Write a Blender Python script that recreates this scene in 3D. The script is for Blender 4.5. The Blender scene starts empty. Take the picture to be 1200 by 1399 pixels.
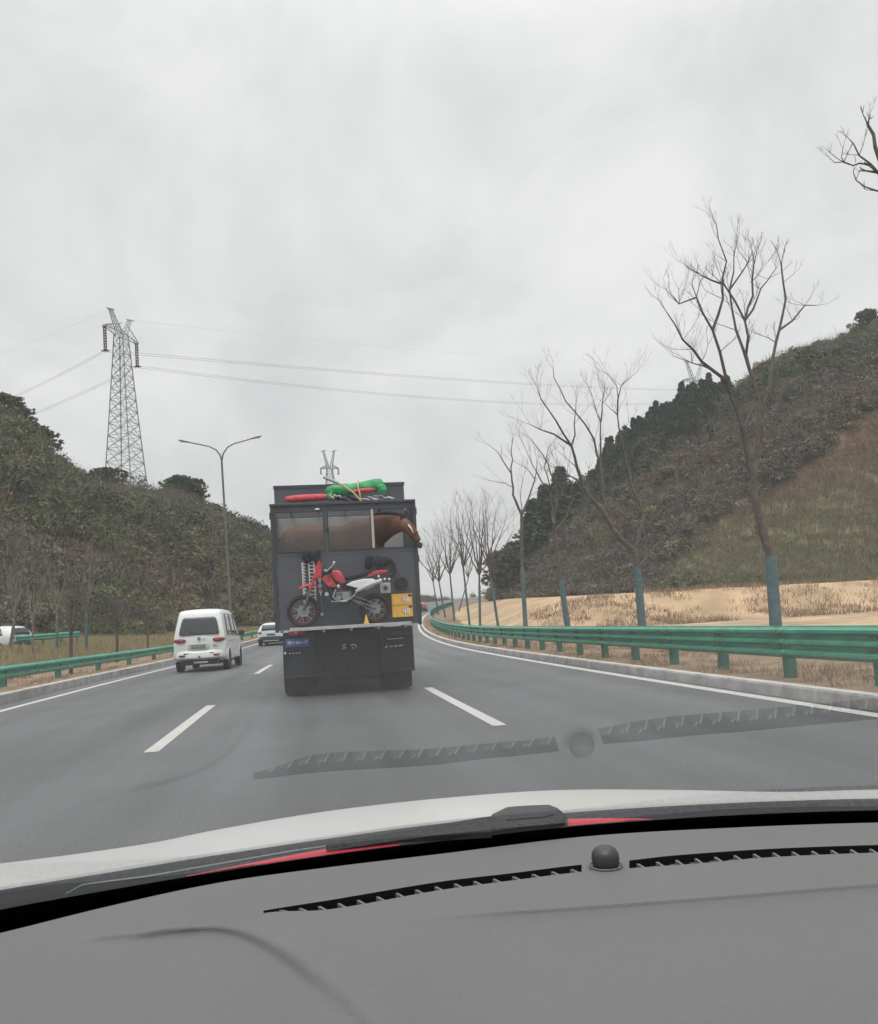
import bpy, bmesh, math, random
import numpy as np
from mathutils import Vector, Matrix, noise
C = bpy.context; D = bpy.data
random.seed(7); rng = np.random.default_rng(7)
R = math.radians
# ------------------------------------------------------------------ camera
W0, H0 = 1200.0, 1399.0
F, PX, PY = 1130.0, 600.0, 775.0        # focal length and principal point in photo pixels
VX, VY, ROLL = 425.0, 857.0, R(3.3)     # where the straight road vanishes, and the camera's roll
EYE = Vector((0.0, 0.0, 1.24))
def cdir(px, py): return Vector(((px-PX)/F, (PY-py)/F, -1.0))
_y = cdir(VX, VY).normalized()
_h = cdir(VX+100*math.cos(ROLL), VY-100*math.sin(ROLL))
_x = (_h - _h.dot(_y)*_y).normalized()
_z = _x.cross(_y)
RM = Matrix((_x, _y, _z))               # camera space -> world space
cam = D.cameras.new('camera'); co = D.objects.new('camera', cam); C.scene.collection.objects.link(co)
co.matrix_world = Matrix.Translation(EYE) @ RM.to_4x4()
cam.sensor_fit = 'HORIZONTAL'; cam.sensor_width = 36; cam.lens = 36*F/W0
cam.shift_y = (PY-H0/2)/W0; cam.shift_x = 0
cam.clip_start = 0.02; cam.clip_end = 6000
C.scene.camera = co
def ray(px, py): return RM @ cdir(px, py)
def Y(px, py, y):                       # point seen at (px,py) at depth y down the road
    d = ray(px, py); return EYE + d*(y/d.y)
def Zp(px, py, z):                      # point seen at (px,py) on the level z
    d = ray(px, py); return EYE + d*((z-EYE.z)/d.z)
def proj(p):
    v = RM.transposed() @ (Vector(p)-EYE)
    return (PX + F*v.x/-v.z, PY - F*v.y/-v.z)
# ------------------------------------------------------------------ world, sun, exposure
sc = C.scene
w = D.worlds.new('World'); sc.world = w; w.use_nodes = True
nt = w.node_tree; nt.nodes.clear(); L = nt.links
def N(t, **k):
    n = nt.nodes.new(t)
    for a, b in k.items(): setattr(n, a, b)
    return n
SUN_EL, SUN_AZ = R(58), R(200)
out = N('ShaderNodeOutputWorld'); bg = N('ShaderNodeBackground'); L.new(bg.outputs[0], out.inputs[0])
sky = N('ShaderNodeTexSky', sky_type='NISHITA', sun_disc=False, sun_elevation=SUN_EL, sun_rotation=SUN_AZ)
tc = N('ShaderNodeTexCoord'); sep = N('ShaderNodeSeparateXYZ'); L.new(tc.outputs['Generated'], sep.inputs[0])
# cloud layer: noise laid on the plane of the clouds (direction / height)
zc = N('ShaderNodeMath', operation='MAXIMUM'); L.new(sep.outputs[2], zc.inputs[0]); zc.inputs[1].default_value = 0.0
za = N('ShaderNodeMath', operation='ADD'); L.new(zc.outputs[0], za.inputs[0]); za.inputs[1].default_value = 0.45
dv = N('ShaderNodeVectorMath', operation='DIVIDE'); L.new(tc.outputs['Generated'], dv.inputs[0])
cb = N('ShaderNodeCombineXYZ'); [L.new(za.outputs[0], cb.inputs[i]) for i in range(3)]; L.new(cb.outputs[0], dv.inputs[1])
mp = N('ShaderNodeMapping'); L.new(dv.outputs[0], mp.inputs[0]); mp.inputs['Rotation'].default_value = (0, 0, R(28)); mp.inputs['Scale'].default_value = (1.15, 0.85, 1)
n1 = N('ShaderNodeTexNoise'); n1.inputs['Scale'].default_value = 3.4; n1.inputs['Detail'].default_value = 8; n1.inputs['Roughness'].default_value = .56; n1.inputs['Distortion'].default_value = .35
L.new(mp.outputs[0], n1.inputs['Vector'])
cr = N('ShaderNodeValToRGB'); L.new(n1.outputs[0], cr.inputs[0])
cr.color_ramp.elements[0].position = .3; cr.color_ramp.elements[0].color = (5.35, 5.42, 5.42, 1)
cr.color_ramp.elements[1].position = .66; cr.color_ramp.elements[1].color = (7.05, 7.0, 6.95, 1)
# an overcast sky is brighter overhead
gr = N('ShaderNodeMapRange'); L.new(sep.outputs[2], gr.inputs[0])
gr.inputs[1].default_value = 0.55; gr.inputs[2].default_value = 1.0; gr.inputs[3].default_value = 0.97; gr.inputs[4].default_value = 3.0; gr.interpolation_type = 'SMOOTHSTEP'
mu = N('ShaderNodeVectorMath', operation='MULTIPLY'); L.new(cr.outputs[0], mu.inputs[0])
cg = N('ShaderNodeCombineXYZ'); [L.new(gr.outputs[0], cg.inputs[i]) for i in range(3)]; L.new(cg.outputs[0], mu.inputs[1])
mx = N('ShaderNodeMixRGB'); mx.inputs[0].default_value = .97; L.new(sky.outputs[0], mx.inputs[1]); L.new(mu.outputs[0], mx.inputs[2])
L.new(mx.outputs[0], bg.inputs[0]); bg.inputs[1].default_value = 0.142
sl = D.lights.new('sun', 'SUN'); sl.energy = 1.4; sl.angle = R(25); sl.color = (1, .97, .93)
so = D.objects.new('sun', sl); sc.collection.objects.link(so)
sd = Vector((math.sin(SUN_AZ)*math.cos(SUN_EL), math.cos(SUN_AZ)*math.cos(SUN_EL), math.sin(SUN_EL)))
so.rotation_euler = sd.to_track_quat('Z', 'Y').to_euler()
sc.view_settings.view_transform = 'Standard'; sc.view_settings.look = 'None'
sc.view_settings.exposure = 0; sc.view_settings.gamma = 1
# ------------------------------------------------------------------ materials
def mat(name, col, rough=.6, metal=0, var=.12, scale=8, bump=0, spec=.5, coat=0, attr=None, bscale=None, col2=None, ramp=(.35, .65)):
    m = D.materials.new(name); m.use_nodes = True; t = m.node_tree; b = t.nodes['Principled BSDF']
    b.inputs['Roughness'].default_value = rough; b.inputs['Metallic'].default_value = metal
    b.inputs['Specular IOR Level'].default_value = spec
    if coat: b.inputs['Coat Weight'].default_value = coat; b.inputs['Coat Roughness'].default_value = .08
    tcn = t.nodes.new('ShaderNodeTexCoord'); nz = t.nodes.new('ShaderNodeTexNoise')
    nz.inputs['Scale'].default_value = scale; nz.inputs['Detail'].default_value = 7; nz.inputs['Roughness'].default_value = .6
    geo = t.nodes.new('ShaderNodeNewGeometry'); t.links.new(geo.outputs['Position'], nz.inputs['Vector'])
    mr = t.nodes.new('ShaderNodeMapRange'); t.links.new(nz.outputs[0], mr.inputs[0])
    mr.inputs[1].default_value = ramp[0]; mr.inputs[2].default_value = ramp[1]
    mix = t.nodes.new('ShaderNodeMixRGB'); t.links.new(mr.outputs[0], mix.inputs[0])
    if col2 is None:
        a = [c*(1-var) for c in col]; c2 = [min(1, c*(1+var)) for c in col]
    else: a, c2 = col, col2
    mix.inputs[1].default_value = (*a, 1); mix.inputs[2].default_value = (*c2, 1)
    last = mix.outputs[0]
    if attr:
        at = t.nodes.new('ShaderNodeAttribute'); at.attribute_name = attr
        ml = t.nodes.new('ShaderNodeMixRGB'); ml.blend_type = 'MULTIPLY'; ml.inputs[0].default_value = 1
        t.links.new(at.outputs['Color'], ml.inputs[1]); t.links.new(last, ml.inputs[2]); last = ml.outputs[0]
    t.links.new(last, b.inputs['Base Color'])
    if bump:
        nb = t.nodes.new('ShaderNodeTexNoise'); nb.inputs['Scale'].default_value = bscale or scale*4; nb.inputs['Detail'].default_value = 5
        t.links.new(geo.outputs['Position'], nb.inputs['Vector'])
        bp = t.nodes.new('ShaderNodeBump'); bp.inputs['Strength'].default_value = bump; bp.inputs['Distance'].default_value = .02
        t.links.new(nb.outputs[0], bp.inputs['Height']); t.links.new(bp.outputs[0], b.inputs['Normal'])
    return m
def pane(name, tint, k_ior, rough=.0):
    """a real pane seen as a thin sheet: clear, plus its mirror reflection by Fresnel"""
    m = D.materials.new(name); m.use_nodes = True; t = m.node_tree; t.nodes.clear()
    o = t.nodes.new('ShaderNodeOutputMaterial'); tr = t.nodes.new('ShaderNodeBsdfTransparent'); tr.inputs[0].default_value = (*tint, 1)
    g = t.nodes.new('ShaderNodeBsdfGlossy'); g.inputs['Roughness'].default_value = rough
    fr = t.nodes.new('ShaderNodeFresnel'); fr.inputs[0].default_value = k_ior
    geo = t.nodes.new('ShaderNodeNewGeometry')
    # same reflectance from both sides of the sheet
    mxs = t.nodes.new('ShaderNodeMixShader'); 
    lw = t.nodes.new('ShaderNodeLayerWeight'); lw.inputs[0].default_value = .5
    cv = t.nodes.new('ShaderNodeMapRange'); cv.inputs[1].default_value = 0; cv.inputs[2].default_value = 1
    # facing: 0 head-on, 1 grazing ; r = r0+(1-r0)*f^5 (two surfaces)
    pw = t.nodes.new('ShaderNodeMath'); pw.operation = 'POWER'; t.links.new(lw.outputs['Facing'], pw.inputs[0]); pw.inputs[1].default_value = 4.2
    t.links.new(pw.outputs[0], cv.inputs[0]); cv.inputs[3].default_value = k_ior; cv.inputs[4].default_value = .95
    t.links.new(cv.outputs[0], mxs.inputs[0]); t.links.new(tr.outputs[0], mxs.inputs[1]); t.links.new(g.outputs[0], mxs.inputs[2])
    t.nodes.remove(fr)
    t.links.new(mxs.outputs[0], o.inputs[0]); return m
M = {}
def road_mat():
    m = mat('asphalt', (.094, .099, .103), rough=.55, scale=.5, var=.1, bump=.5, bscale=60)
    t = m.node_tree; b = t.nodes['Principled BSDF']; 
    geo = t.nodes.new('ShaderNodeNewGeometry')
    # aggregate speckle
    n = t.nodes.new('ShaderNodeTexNoise'); n.inputs['Scale'].default_value = 55; n.inputs['Detail'].default_value = 3
    t.links.new(geo.outputs['Position'], n.inputs['Vector'])
    r = t.nodes.new('ShaderNodeMapRange'); r.inputs[1].default_value = .3; r.inputs[2].default_value = .7; r.inputs[3].default_value = .5; r.inputs[4].default_value = 1.6
    t.links.new(n.outputs[0], r.inputs[0])
    # wear streaks along the driving direction, using the lane attribute (metres across)
    at = t.nodes.new('ShaderNodeAttribute'); at.attribute_name = 'across'
    n2 = t.nodes.new('ShaderNodeTexNoise'); n2.inputs['Scale'].default_value = 1.1; n2.inputs['Detail'].default_value = 5
    mpp = t.nodes.new('ShaderNodeMapping'); mpp.inputs['Scale'].default_value = (1, .045, 1)
    t.links.new(at.outputs['Vector'], mpp.inputs[0]); t.links.new(mpp.outputs[0], n2.inputs['Vector'])
    r2 = t.nodes.new('ShaderNodeMapRange'); r2.inputs[1].default_value = .3; r2.inputs[2].default_value = .7; r2.inputs[3].default_value = .68; r2.inputs[4].default_value = 1.35
    t.links.new(n2.outputs[0], r2.inputs[0])
    mm = t.nodes.new('ShaderNodeMath'); mm.operation = 'MULTIPLY'; t.links.new(r.outputs[0], mm.inputs[0]); t.links.new(r2.outputs[0], mm.inputs[1])
    src = b.inputs['Base Color'].links[0].from_socket
    vm = t.nodes.new('ShaderNodeVectorMath'); vm.operation = 'SCALE'; t.links.new(src, vm.inputs[0]); t.links.new(mm.outputs[0], vm.inputs['Scale'])
    t.links.new(vm.outputs[0], b.inputs['Base Color'])
    return m
M['road'] = road_mat()
M['paint'] = mat('road paint', (.56, .56, .53), .65, var=.12, scale=14, col2=(.30, .30, .29), ramp=(.48, .78))
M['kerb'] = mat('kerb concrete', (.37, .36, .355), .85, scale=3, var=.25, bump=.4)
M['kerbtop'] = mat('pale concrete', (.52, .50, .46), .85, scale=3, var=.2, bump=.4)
M['dirt'] = mat('verge dirt', (.17, .115, .072), .95, scale=2.2, col2=(.30, .21, .13), bump=.8, bscale=14)
M['terrain'] = mat('hillside soil', (.75, .75, .75), .95, scale=.35, col2=(1.2, 1.2, 1.2), bump=1, bscale=4, attr='col')
M['ground'] = mat('ground', (.15, .13, .08), .95, scale=.3, col2=(.2, .17, .1))
M['leaf'] = mat('brush leaves', (.85, .85, .85), .85, scale=2, col2=(1.15, 1.15, 1.15), attr='col', spec=.2)
M['blade'] = mat('grass blades', (.85, .85, .85), .85, scale=2, col2=(1.15, 1.15, 1.15), attr='col', spec=.2)
M['rail'] = mat('green rail paint', (.05, .29, .195), .38, scale=2.5, var=.22, spec=.5)
M['railpost'] = mat('green post paint', (.03, .155, .105), .5, scale=4, var=.2)
M['bark'] = mat('bark', (.085, .07, .062), .9, scale=9, var=.3)
M['barkpale'] = mat('pale bark', (.15, .13, .115), .9, scale=9, var=.3)
M['wrap'] = mat('blue trunk paint', (.045, .10, .12), .85, scale=9, col2=(.085, .145, .155))
M['conif'] = mat('conifer needles', (.035, .055, .038), .9, scale=1.5, col2=(.06, .085, .052), spec=.2)
M['broad'] = mat('dark broadleaf', (.05, .066, .034), .9, scale=1.5, col2=(.09, .11, .055), spec=.2)
M['steel'] = mat('galvanised steel', (.25, .28, .27), .5, .5, scale=2)
M['insul'] = mat('insulator', (.05, .05, .05), .4)
M['wire'] = mat('aluminium wire', (.3, .3, .3), .6, .3)
M['lamp'] = mat('grey lamp paint', (.10, .12, .12), .5, scale=3)
M['lampglass'] = mat('lamp glass', (.5, .5, .5), .2)
M['truck'] = mat('slate truck paint', (.052, .060, .080), .5, scale=1.6, col2=(.078, .084, .098), spec=.45)
M['truckdark'] = mat('truck edge trim', (.03, .034, .043), .55, scale=2)
M['skirt'] = mat('dark lower panel', (.011, .014, .020), .6, scale=2, var=.2)
M['inner'] = mat('pale inner wall', (.34, .35, .325), .8, scale=2)
M['rubber'] = mat('rubber', (.012, .012, .013), .75, scale=10)
M['black'] = mat('black plastic', (.012, .012, .014), .55, scale=10)
M['soft'] = mat('black fabric', (.014, .016, .02), .95, scale=20, var=.3)
M['engine'] = mat('engine metal', (.13, .13, .135), .45, .6, scale=20, var=.3)
M['chrome'] = mat('bright metal', (.55, .55, .55), .3, .9)
M['alu'] = mat('dull aluminium', (.42, .43, .41), .55, .3, scale=5, var=.15)
M['white'] = mat('white plastic', (.72, .72, .74), .4, scale=5, var=.05)
M['offwhite'] = mat('off white', (.5, .5, .5), .6, scale=12, var=.2)
M['red'] = mat('red plastic', (.50, .025, .035), .4, scale=5, var=.15)
M['redsoft'] = mat('red cover', (.50, .05, .065), .6, scale=9, var=.25, bump=.9, bscale=16)
M['redlens'] = mat('red lens', (.22, .015, .02), .25, scale=9, var=.2)
M['darkred'] = mat('dim red lens', (.07, .01, .016), .4, scale=9, var=.2)
M['redrim'] = mat('red anodised rim', (.2, .03, .04), .5, scale=9, var=.2)
M['green'] = mat('green cover', (.03, .33, .11), .6, scale=7, var=.35, bump=1, bscale=13)
M['tarp'] = mat('silver tarp', (.35, .37, .4), .5, .2, scale=9, var=.35)
M['strap'] = mat('tan strap', (.55, .42, .25), .8)
M['yellow'] = mat('yellow box', (.72, .42, .06), .5, scale=6, var=.1)
M['teal'] = mat('teal strap', (.04, .16, .17), .7)
M['pole'] = mat('pale pole', (.45, .40, .36), .5)
M['horse'] = mat('chestnut coat', (.095, .033, .019), .6, scale=3.5, col2=(.155, .058, .034), bump=.1, spec=.35)
M['mane'] = mat('dark mane', (.015, .012, .012), .8)
M['blaze'] = mat('white blaze', (.6, .56, .52), .8)
M['muzzle'] = mat('dark muzzle', (.05, .03, .028), .7)
M['plateblue'] = mat('blue plate', (.035, .085, .25), .5)
M['plategreen'] = mat('green plate', (.10, .22, .15), .5)
M['vanwhite'] = mat('white car paint', (.68, .70, .68), .3, scale=2, var=.04, coat=.5)
M['carwhite'] = mat('pale car paint', (.62, .66, .67), .3, scale=2, var=.04, coat=.5)
M['carred'] = mat('faded red paint', (.42, .08, .09), .35, scale=2, var=.05, coat=.5)
M['glass'] = mat('dark car glass', (.035, .045, .05), .08, spec=.6, var=.05)
M['hood'] = mat('white bonnet paint', (.93, .94, .91), .35, scale=2, var=.03, coat=.4)
M['cowl'] = mat('cowl plastic', (.028, .03, .036), .5, scale=30, var=.2)
M['frit_shade'] = mat('black frit', (.001, .001, .001), .9, var=.1, spec=.05)
M['redseal'] = mat('red strip', (.72, .075, .11), .4, var=.1)
M['dash'] = mat('grey dashboard', (.130, .129, .130), .62, scale=2.5, var=.035, bump=.35, bscale=900)
M['ventblack'] = mat('vent cavity', (.003, .003, .003), .8)
M['dome'] = mat('sensor dome', (.035, .035, .036), .38, bump=.1, bscale=500)
M['shield'] = pane('windscreen', (.99, .995, .995), .078)
M['winglass'] = pane('camper window', (.82, .83, .81), .05, .02)
# ------------------------------------------------------------------ mesh helpers
COL = sc.collection
ORG = {}
class MB:
    def __init__(s): s.v = []; s.f = []
    def add(s, v, f):
        n = len(s.v); s.v += [tuple(p) for p in v]; s.f += [tuple(i+n for i in q) for q in f]; return s
    def box(s, x0, x1, y0, y1, z0, z1, rot=None, piv=None):
        v = [Vector((x, y, z)) for z in (z0, z1) for y in (y0, y1) for x in (x0, x1)]
        if rot is not None:
            piv = Vector(piv) if piv is not None else sum(v, Vector())/8
            v = [piv + rot @ (p-piv) for p in v]
        return s.add(v, [(0, 2, 3, 1), (4, 5, 7, 6), (0, 1, 5, 4), (2, 6, 7, 3), (0, 4, 6, 2), (1, 3, 7, 5)])
    def tube(s, pts, rad, n=8, cap=True, closed=False, flat=None):
        pts = [Vector(p) for p in pts]; m = len(pts)
        if not hasattr(rad, '__len__'): rad = [rad]*m
        up = None; rings = []
        for i, p in enumerate(pts):
            if closed: t = (pts[(i+1) % m]-pts[i-1])
            else: t = pts[min(i+1, m-1)]-pts[max(i-1, 0)]
            if t.length < 1e-9: t = Vector((0, 0, 1))
            t.normalize()
            if up is None:
                up = Vector((0, 0, 1)) if abs(t.z) < .9 else Vector((0, 1, 0))
            a = t.cross(up)
            if a.length < 1e-6: a = t.orthogonal()
            a.normalize(); b = a.cross(t).normalized(); up = b
            fl = flat or 1
            rings.append([p + (a*math.cos(k*2*math.pi/n) + b*math.sin(k*2*math.pi/n)*fl)*rad[i] for k in range(n)])
        v = [q for r in rings for q in r]; f = []
        for i in range(m if closed else m-1):
            j = (i+1) % m
            for k in range(n):
                k2 = (k+1) % n; f.append((i*n+k, j*n+k, j*n+k2, i*n+k2))
        if cap and not closed: f.append(tuple(range(n))[::1]); f.append(tuple((m-1)*n+k for k in range(n))[::-1])
        return s.add(v, f)
    def cyl(s, a, b, r, n=20, r2=None): return s.tube([a, b], [r, r if r2 is None else r2], n)
    def ell(s, c, r, n=16, m=10, rot=None):
        c = Vector(c); v = []; f = []
        for i in range(m+1):
            th = math.pi*i/m
            for k in range(n):
                ph = 2*math.pi*k/n
                q = Vector((r[0]*math.sin(th)*math.cos(ph), r[1]*math.sin(th)*math.sin(ph), r[2]*math.cos(th)))
                if rot is not None: q = rot @ q
                v.append(c+q)
        for i in range(m):
            for k in range(n):
                k2 = (k+1) % n; f.append((i*n+k, (i+1)*n+k, (i+1)*n+k2, i*n+k2))
        return s.add(v, f)
    def torus(s, c, rmaj, rmin, n=32, m=8, axis='y', a0=0, a1=2*math.pi, squash=1):
        c = Vector(c); full = abs(a1-a0-2*math.pi) < 1e-6; k = n if full else n+1; pts = []
        for i in range(k):
            a = a0+(a1-a0)*i/n
            q = {'y': Vector((math.cos(a), 0, math.sin(a))), 'x': Vector((0, math.cos(a), math.sin(a))), 'z': Vector((math.cos(a), math.sin(a), 0))}[axis]
            pts.append(c+q*rmaj)
        return s.tube(pts, rmin, m, closed=full)
    def grid(s, rows):
        n = len(rows[0]); v = [p for r in rows for p in r]; f = []
        for i in range(len(rows)-1):
            for k in range(n-1): f.append((i*n+k, i*n+k+1, (i+1)*n+k+1, (i+1)*n+k))
        return s.add(v, f)
    def prism(s, poly, y0, y1):          # outline in x,z extruded in y
        n = len(poly); v = [(p[0], y0, p[1]) for p in poly]+[(p[0], y1, p[1]) for p in poly]
        f = [tuple(range(n)), tuple(range(2*n-1, n-1, -1))]+[(i, n+i, n+(i+1) % n, (i+1) % n) for i in range(n)]
        return s.add(v, f)
def obj(name, mb, m, parent=None, smooth=False, bevel=0, seg=2, label=None, mats=None, double=False):
    me = D.meshes.new(name)
    if isinstance(mb, MB):
        o0 = ORG.get(parent.name, Vector()) if parent else ORG.get('_next', Vector())
        me.from_pydata([(p[0]-o0.x, p[1]-o0.y, p[2]-o0.z) for p in mb.v], [], mb.f)
        me.validate(); bm = bmesh.new(); bm.from_mesh(me); bmesh.ops.recalc_face_normals(bm, faces=bm.faces); bm.to_mesh(me); bm.free()
    else: me = mb
    me.materials.append(m)
    o = D.objects.new(name, me); COL.objects.link(o)
    if parent: o.parent = parent; ORG[o.name] = ORG.get(parent.name, Vector())
    if smooth: me.shade_smooth(); me.set_sharp_from_angle(angle=R(40))
    if bevel:
        b = o.modifiers.new('bevel', 'BEVEL'); b.width = bevel; b.segments = seg; b.limit_method = 'ANGLE'
    if label: o['label'] = label
    return o
def thing(name, label, cat, loc=(0, 0, 0), group=None):
    o = D.objects.new(name, None); COL.objects.link(o); o.location = loc; o.empty_display_size = .2
    ORG[o.name] = Vector(loc); o['label'] = label; o['category'] = cat
    if group: o['group'] = group
    return o
def tag(o, label, cat, group=None, kind=None):
    o['label'] = label; o['category'] = cat
    if group: o['group'] = group
    if kind: o['kind'] = kind
    return o
def struct(o, kind='structure'): o['kind'] = kind; return o
def copy_tree(o, parent=None):
    c = o.copy(); COL.objects.link(c)
    if parent: c.parent = parent
    for ch in list(o.children): copy_tree(ch, c)
    return c
def npmesh(name, v, f, m, cols=None, k=4, parent=None):
    """fast mesh from numpy: v (n,3), f (m,k)"""
    me = D.meshes.new(name); me.vertices.add(len(v)); me.vertices.foreach_set('co', np.asarray(v, np.float32).ravel())
    me.loops.add(f.size); me.loops.foreach_set('vertex_index', f.astype(np.int32).ravel())
    me.polygons.add(len(f)); me.polygons.foreach_set('loop_start', np.arange(0, f.size, k, dtype=np.int32))
    if cols is not None:
        a = me.attributes.new('col', 'FLOAT_COLOR', 'POINT')
        c4 = np.ones((len(v), 4), np.float32); c4[:, :3] = cols; a.data.foreach_set('color', c4.ravel())
    me.update(calc_edges=True); me.materials.append(m)
    o = D.objects.new(name, me); COL.objects.link(o)
    if parent: o.parent = parent
    return o
def text_mesh(name, s, size, org, parent, m, yoff=-.004, spx=1, label=None):
    cu = D.curves.new('t', 'FONT'); cu.body = s; cu.size = size; cu.align_x = 'CENTER'; cu.align_y = 'CENTER'; cu.extrude = .0015
    to = D.objects.new('t', cu); COL.objects.link(to); C.view_layer.update()
    me = D.meshes.new_from_object(to.evaluated_get(C.evaluated_depsgraph_get())); D.objects.remove(to); D.curves.remove(cu)
    o0 = ORG.get(parent.name, Vector())
    for v in me.vertices:
        x, y, z = v.co; v.co = (org[0]+x*spx-o0.x, org[1]+yoff-z-o0.y, org[2]+y-o0.z)
    me.materials.clear(); return obj(name, me, m, parent)
# ------------------------------------------------------------------ the lie of the land
def cx(y):                               # the road bends to the right
    if y < 12: return 0.0
    if y < 210: return .001*(y-12)**2
    return .001*198**2 + .396*(y-210)
def rz(y):
    if y < 30: return 0.0
    if y < 80: return (y-30)**2/2700
    return .926+.037*(y-80)
RL, RR = -5.95, 5.80                     # edge lines
# skyline: photo x, skyline y, depth of the foot, depth of the ridge, brush allowance
SIL = [(-500, 420, 58, 120, 2), (-200, 480, 58, 122, 2), (0, 560, 59, 125, 1.6), (30, 582, 60, 127, 1.6), (62, 618, 62, 129, 1.6), (110, 650, 65, 132, 1.6), (150, 663, 67, 135, 1.6),
       (200, 668, 71, 140, 1.6), (250, 668, 78, 148, 1.8), (290, 694, 86, 155, 1.8), (340, 716, 98, 165, 1.8), (372, 733, 112, 178, 1.8), (430, 765, 150, 230, 1.8),
       (500, 798, 220, 310, 2), (573, 812, 300, 380, 2), (600, 826, 300, 380, 2), (640, 836, 260, 340, 1), (655, 826, 190, 240, 1.5), (680, 798, 150, 200, 1.8), (705, 762, 132, 186, 2), (735, 715, 118, 178, 3),
       (780, 668, 104, 168, 3), (840, 628, 94, 162, 3), (880, 590, 88, 158, 3), (940, 558, 82, 154, 3), (985, 538, 78, 150, 3), (1050, 500, 72, 146, .3), (1100, 481, 68, 143, .3),
       (1150, 468, 64, 140, .2), (1200, 452, 62, 138, .2), (1400, 400, 58, 134, 2), (1800, 350, 55, 130, 2)]
ST, SE, SD0, SD1, SB = [], [], [], [], []
for px, py, d0, d1, bh in SIL:
    p = Y(px, py, 100.0); t = p.x/100; ST.append(t); SE.append((p.z-1.24)/100); SD0.append(d0); SD1.append(d1); SB.append(bh)
def sstep(a, b, x):
    x = min(1, max(0, (x-a)/(b-a))); return x*x*(3-2*x)
def fbm(x, y, s, o=4): return noise.fractal(Vector((x*s, y*s, 3.3)), 1.0, 2.0, o)
def land(x, y):
    yy = max(y, 6.0); t = x/yy; tt = min(max(t, ST[0]), ST[-1])
    e = float(np.interp(tt, ST, SE)); d0 = float(np.interp(tt, ST, SD0)); d1 = float(np.interp(tt, ST, SD1)); bh = float(np.interp(tt, ST, SB))
    side = x - cx(y)
    base = rz(yy)
    if side < 0:
        zb = base*.6+.2+.65*sstep(0, 1, (-8-side)/8)+.9*sstep(0, 1, (-16-side)/8)
    else:
        # levelled ground, then a low cut bank before the hill
        zb = base*.3+.22+1.95*sstep(44, 51, y+fbm(x, y, .15)*2.5)*sstep(.1, .25, t) if y < 400 else base
        if y > 51: zb += (y-51)*.012
    zr = 1.24+e*d1-bh
    if y <= d0: h = zb
    elif y <= d1:
        s = (y-d0)/(d1-d0); g = s*(1.22-.22*s)
        h = zb+(zr-zb)*g
        h += fbm(x, y, .045)*2.2*math.sin(math.pi*s)+fbm(x+40, y, .16)*.7*min(1, s*6)*min(1, (1-s)*5+.2)
    if y > d0 and t > .35 and y < d1:
        rill = abs(fbm(x*2.2, y*.35, .22)); h -= (.9*(1-min(1, rill*3)))*min(1, (y-d0)/6)
    if y <= d1: pass
    else: h = max(zr-(y-d1)*.12, base if y < 300 else -2)
    dist = abs(side)
    lim = sstep(8.2, 17, dist)
    h = (base+.1)*(1-lim)+h*lim
    if dist < 9.6: h = min(h, base+.05 if dist > 8.4 else base-.3)
    h += fbm(x, y, .5)*.06*lim
    return h
# region of the bare cut slope on the right hill (authored once, stored as a soil colour)
CUT = [(893, 800), (930, 760), (968, 722), (1060, 668), (1130, 612), (1200, 558), (1330, 470), (1700, 470), (1700, 800)]
def inpoly(x, y, P):
    c = False; j = len(P)-1
    for i in range(len(P)):
        if (P[i][1] > y) != (P[j][1] > y) and x < (P[j][0]-P[i][0])*(y-P[i][1])/(P[j][1]-P[i][1])+P[i][0]: c = not c
        j = i
    return c
def zone(x, y, z):
    px, py = proj((x, y, z)); side = x-cx(y)
    t = x/max(y, 6); d0 = float(np.interp(t, ST, SD0))
    if y > d0-1 and t < .18 and side < -14: return 'brush'
    if side < -7: return 'meadow' if y < d0 or side > -14 else 'brush'
    if side > 7 and y < d0-2 and t > .02: return 'sand'
    if t > .1 and inpoly(px, py, CUT) and y > 50: return 'cut'
    return 'brush'
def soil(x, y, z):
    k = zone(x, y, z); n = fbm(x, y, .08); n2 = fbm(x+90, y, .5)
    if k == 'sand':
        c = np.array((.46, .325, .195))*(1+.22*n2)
        if n > .25: c = c*.85
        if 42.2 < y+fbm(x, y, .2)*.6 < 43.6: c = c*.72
        return c
    if k == 'meadow':
        return np.array((.24, .21, .11))*(1+.3*n2) if n < .15 else np.array((.30, .22, .14))*(1+.25*n2)
    if k == 'cut':
        s = sstep(7, 17, z+n*7+n2*3)
        st_ = fbm(x*2.2, y*.35, .35); return (np.array((.175, .165, .085))*(1-s)+np.array((.185, .118, .085))*s)*(1+.25*n2+.28*st_)
    s = .5+.5*n
    return (np.array((.15, .125, .088))*s+np.array((.125, .13, .07))*(1-s))*(1+.3*n2)
def terrain():
    ts = np.concatenate([np.linspace(-2.6, -.55, 30)[:-1], np.linspace(-.55, .95, 400), np.linspace(.95, 3.2, 30)[1:]])
    ys = np.concatenate([np.linspace(4, 40, 46)[:-1], np.linspace(40, 60, 46)[:-1], np.linspace(60, 200, 120)[:-1], np.geomspace(200, 700, 26)])
    nt_, ny = len(ts), len(ys); v = np.zeros((ny*nt_, 3)); c = np.zeros((ny*nt_, 3)); i = 0
    for y in ys:
        for t in ts:
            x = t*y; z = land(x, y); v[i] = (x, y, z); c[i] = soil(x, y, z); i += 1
    I = np.arange(ny*nt_).reshape(ny, nt_)
    f = np.stack([I[:-1, :-1], I[:-1, 1:], I[1:, 1:], I[1:, :-1]], -1).reshape(-1, 4)
    o = npmesh('hills', v, f, M['terrain'], c); o.data.shade_smooth(); struct(o)
terrain()
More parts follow.
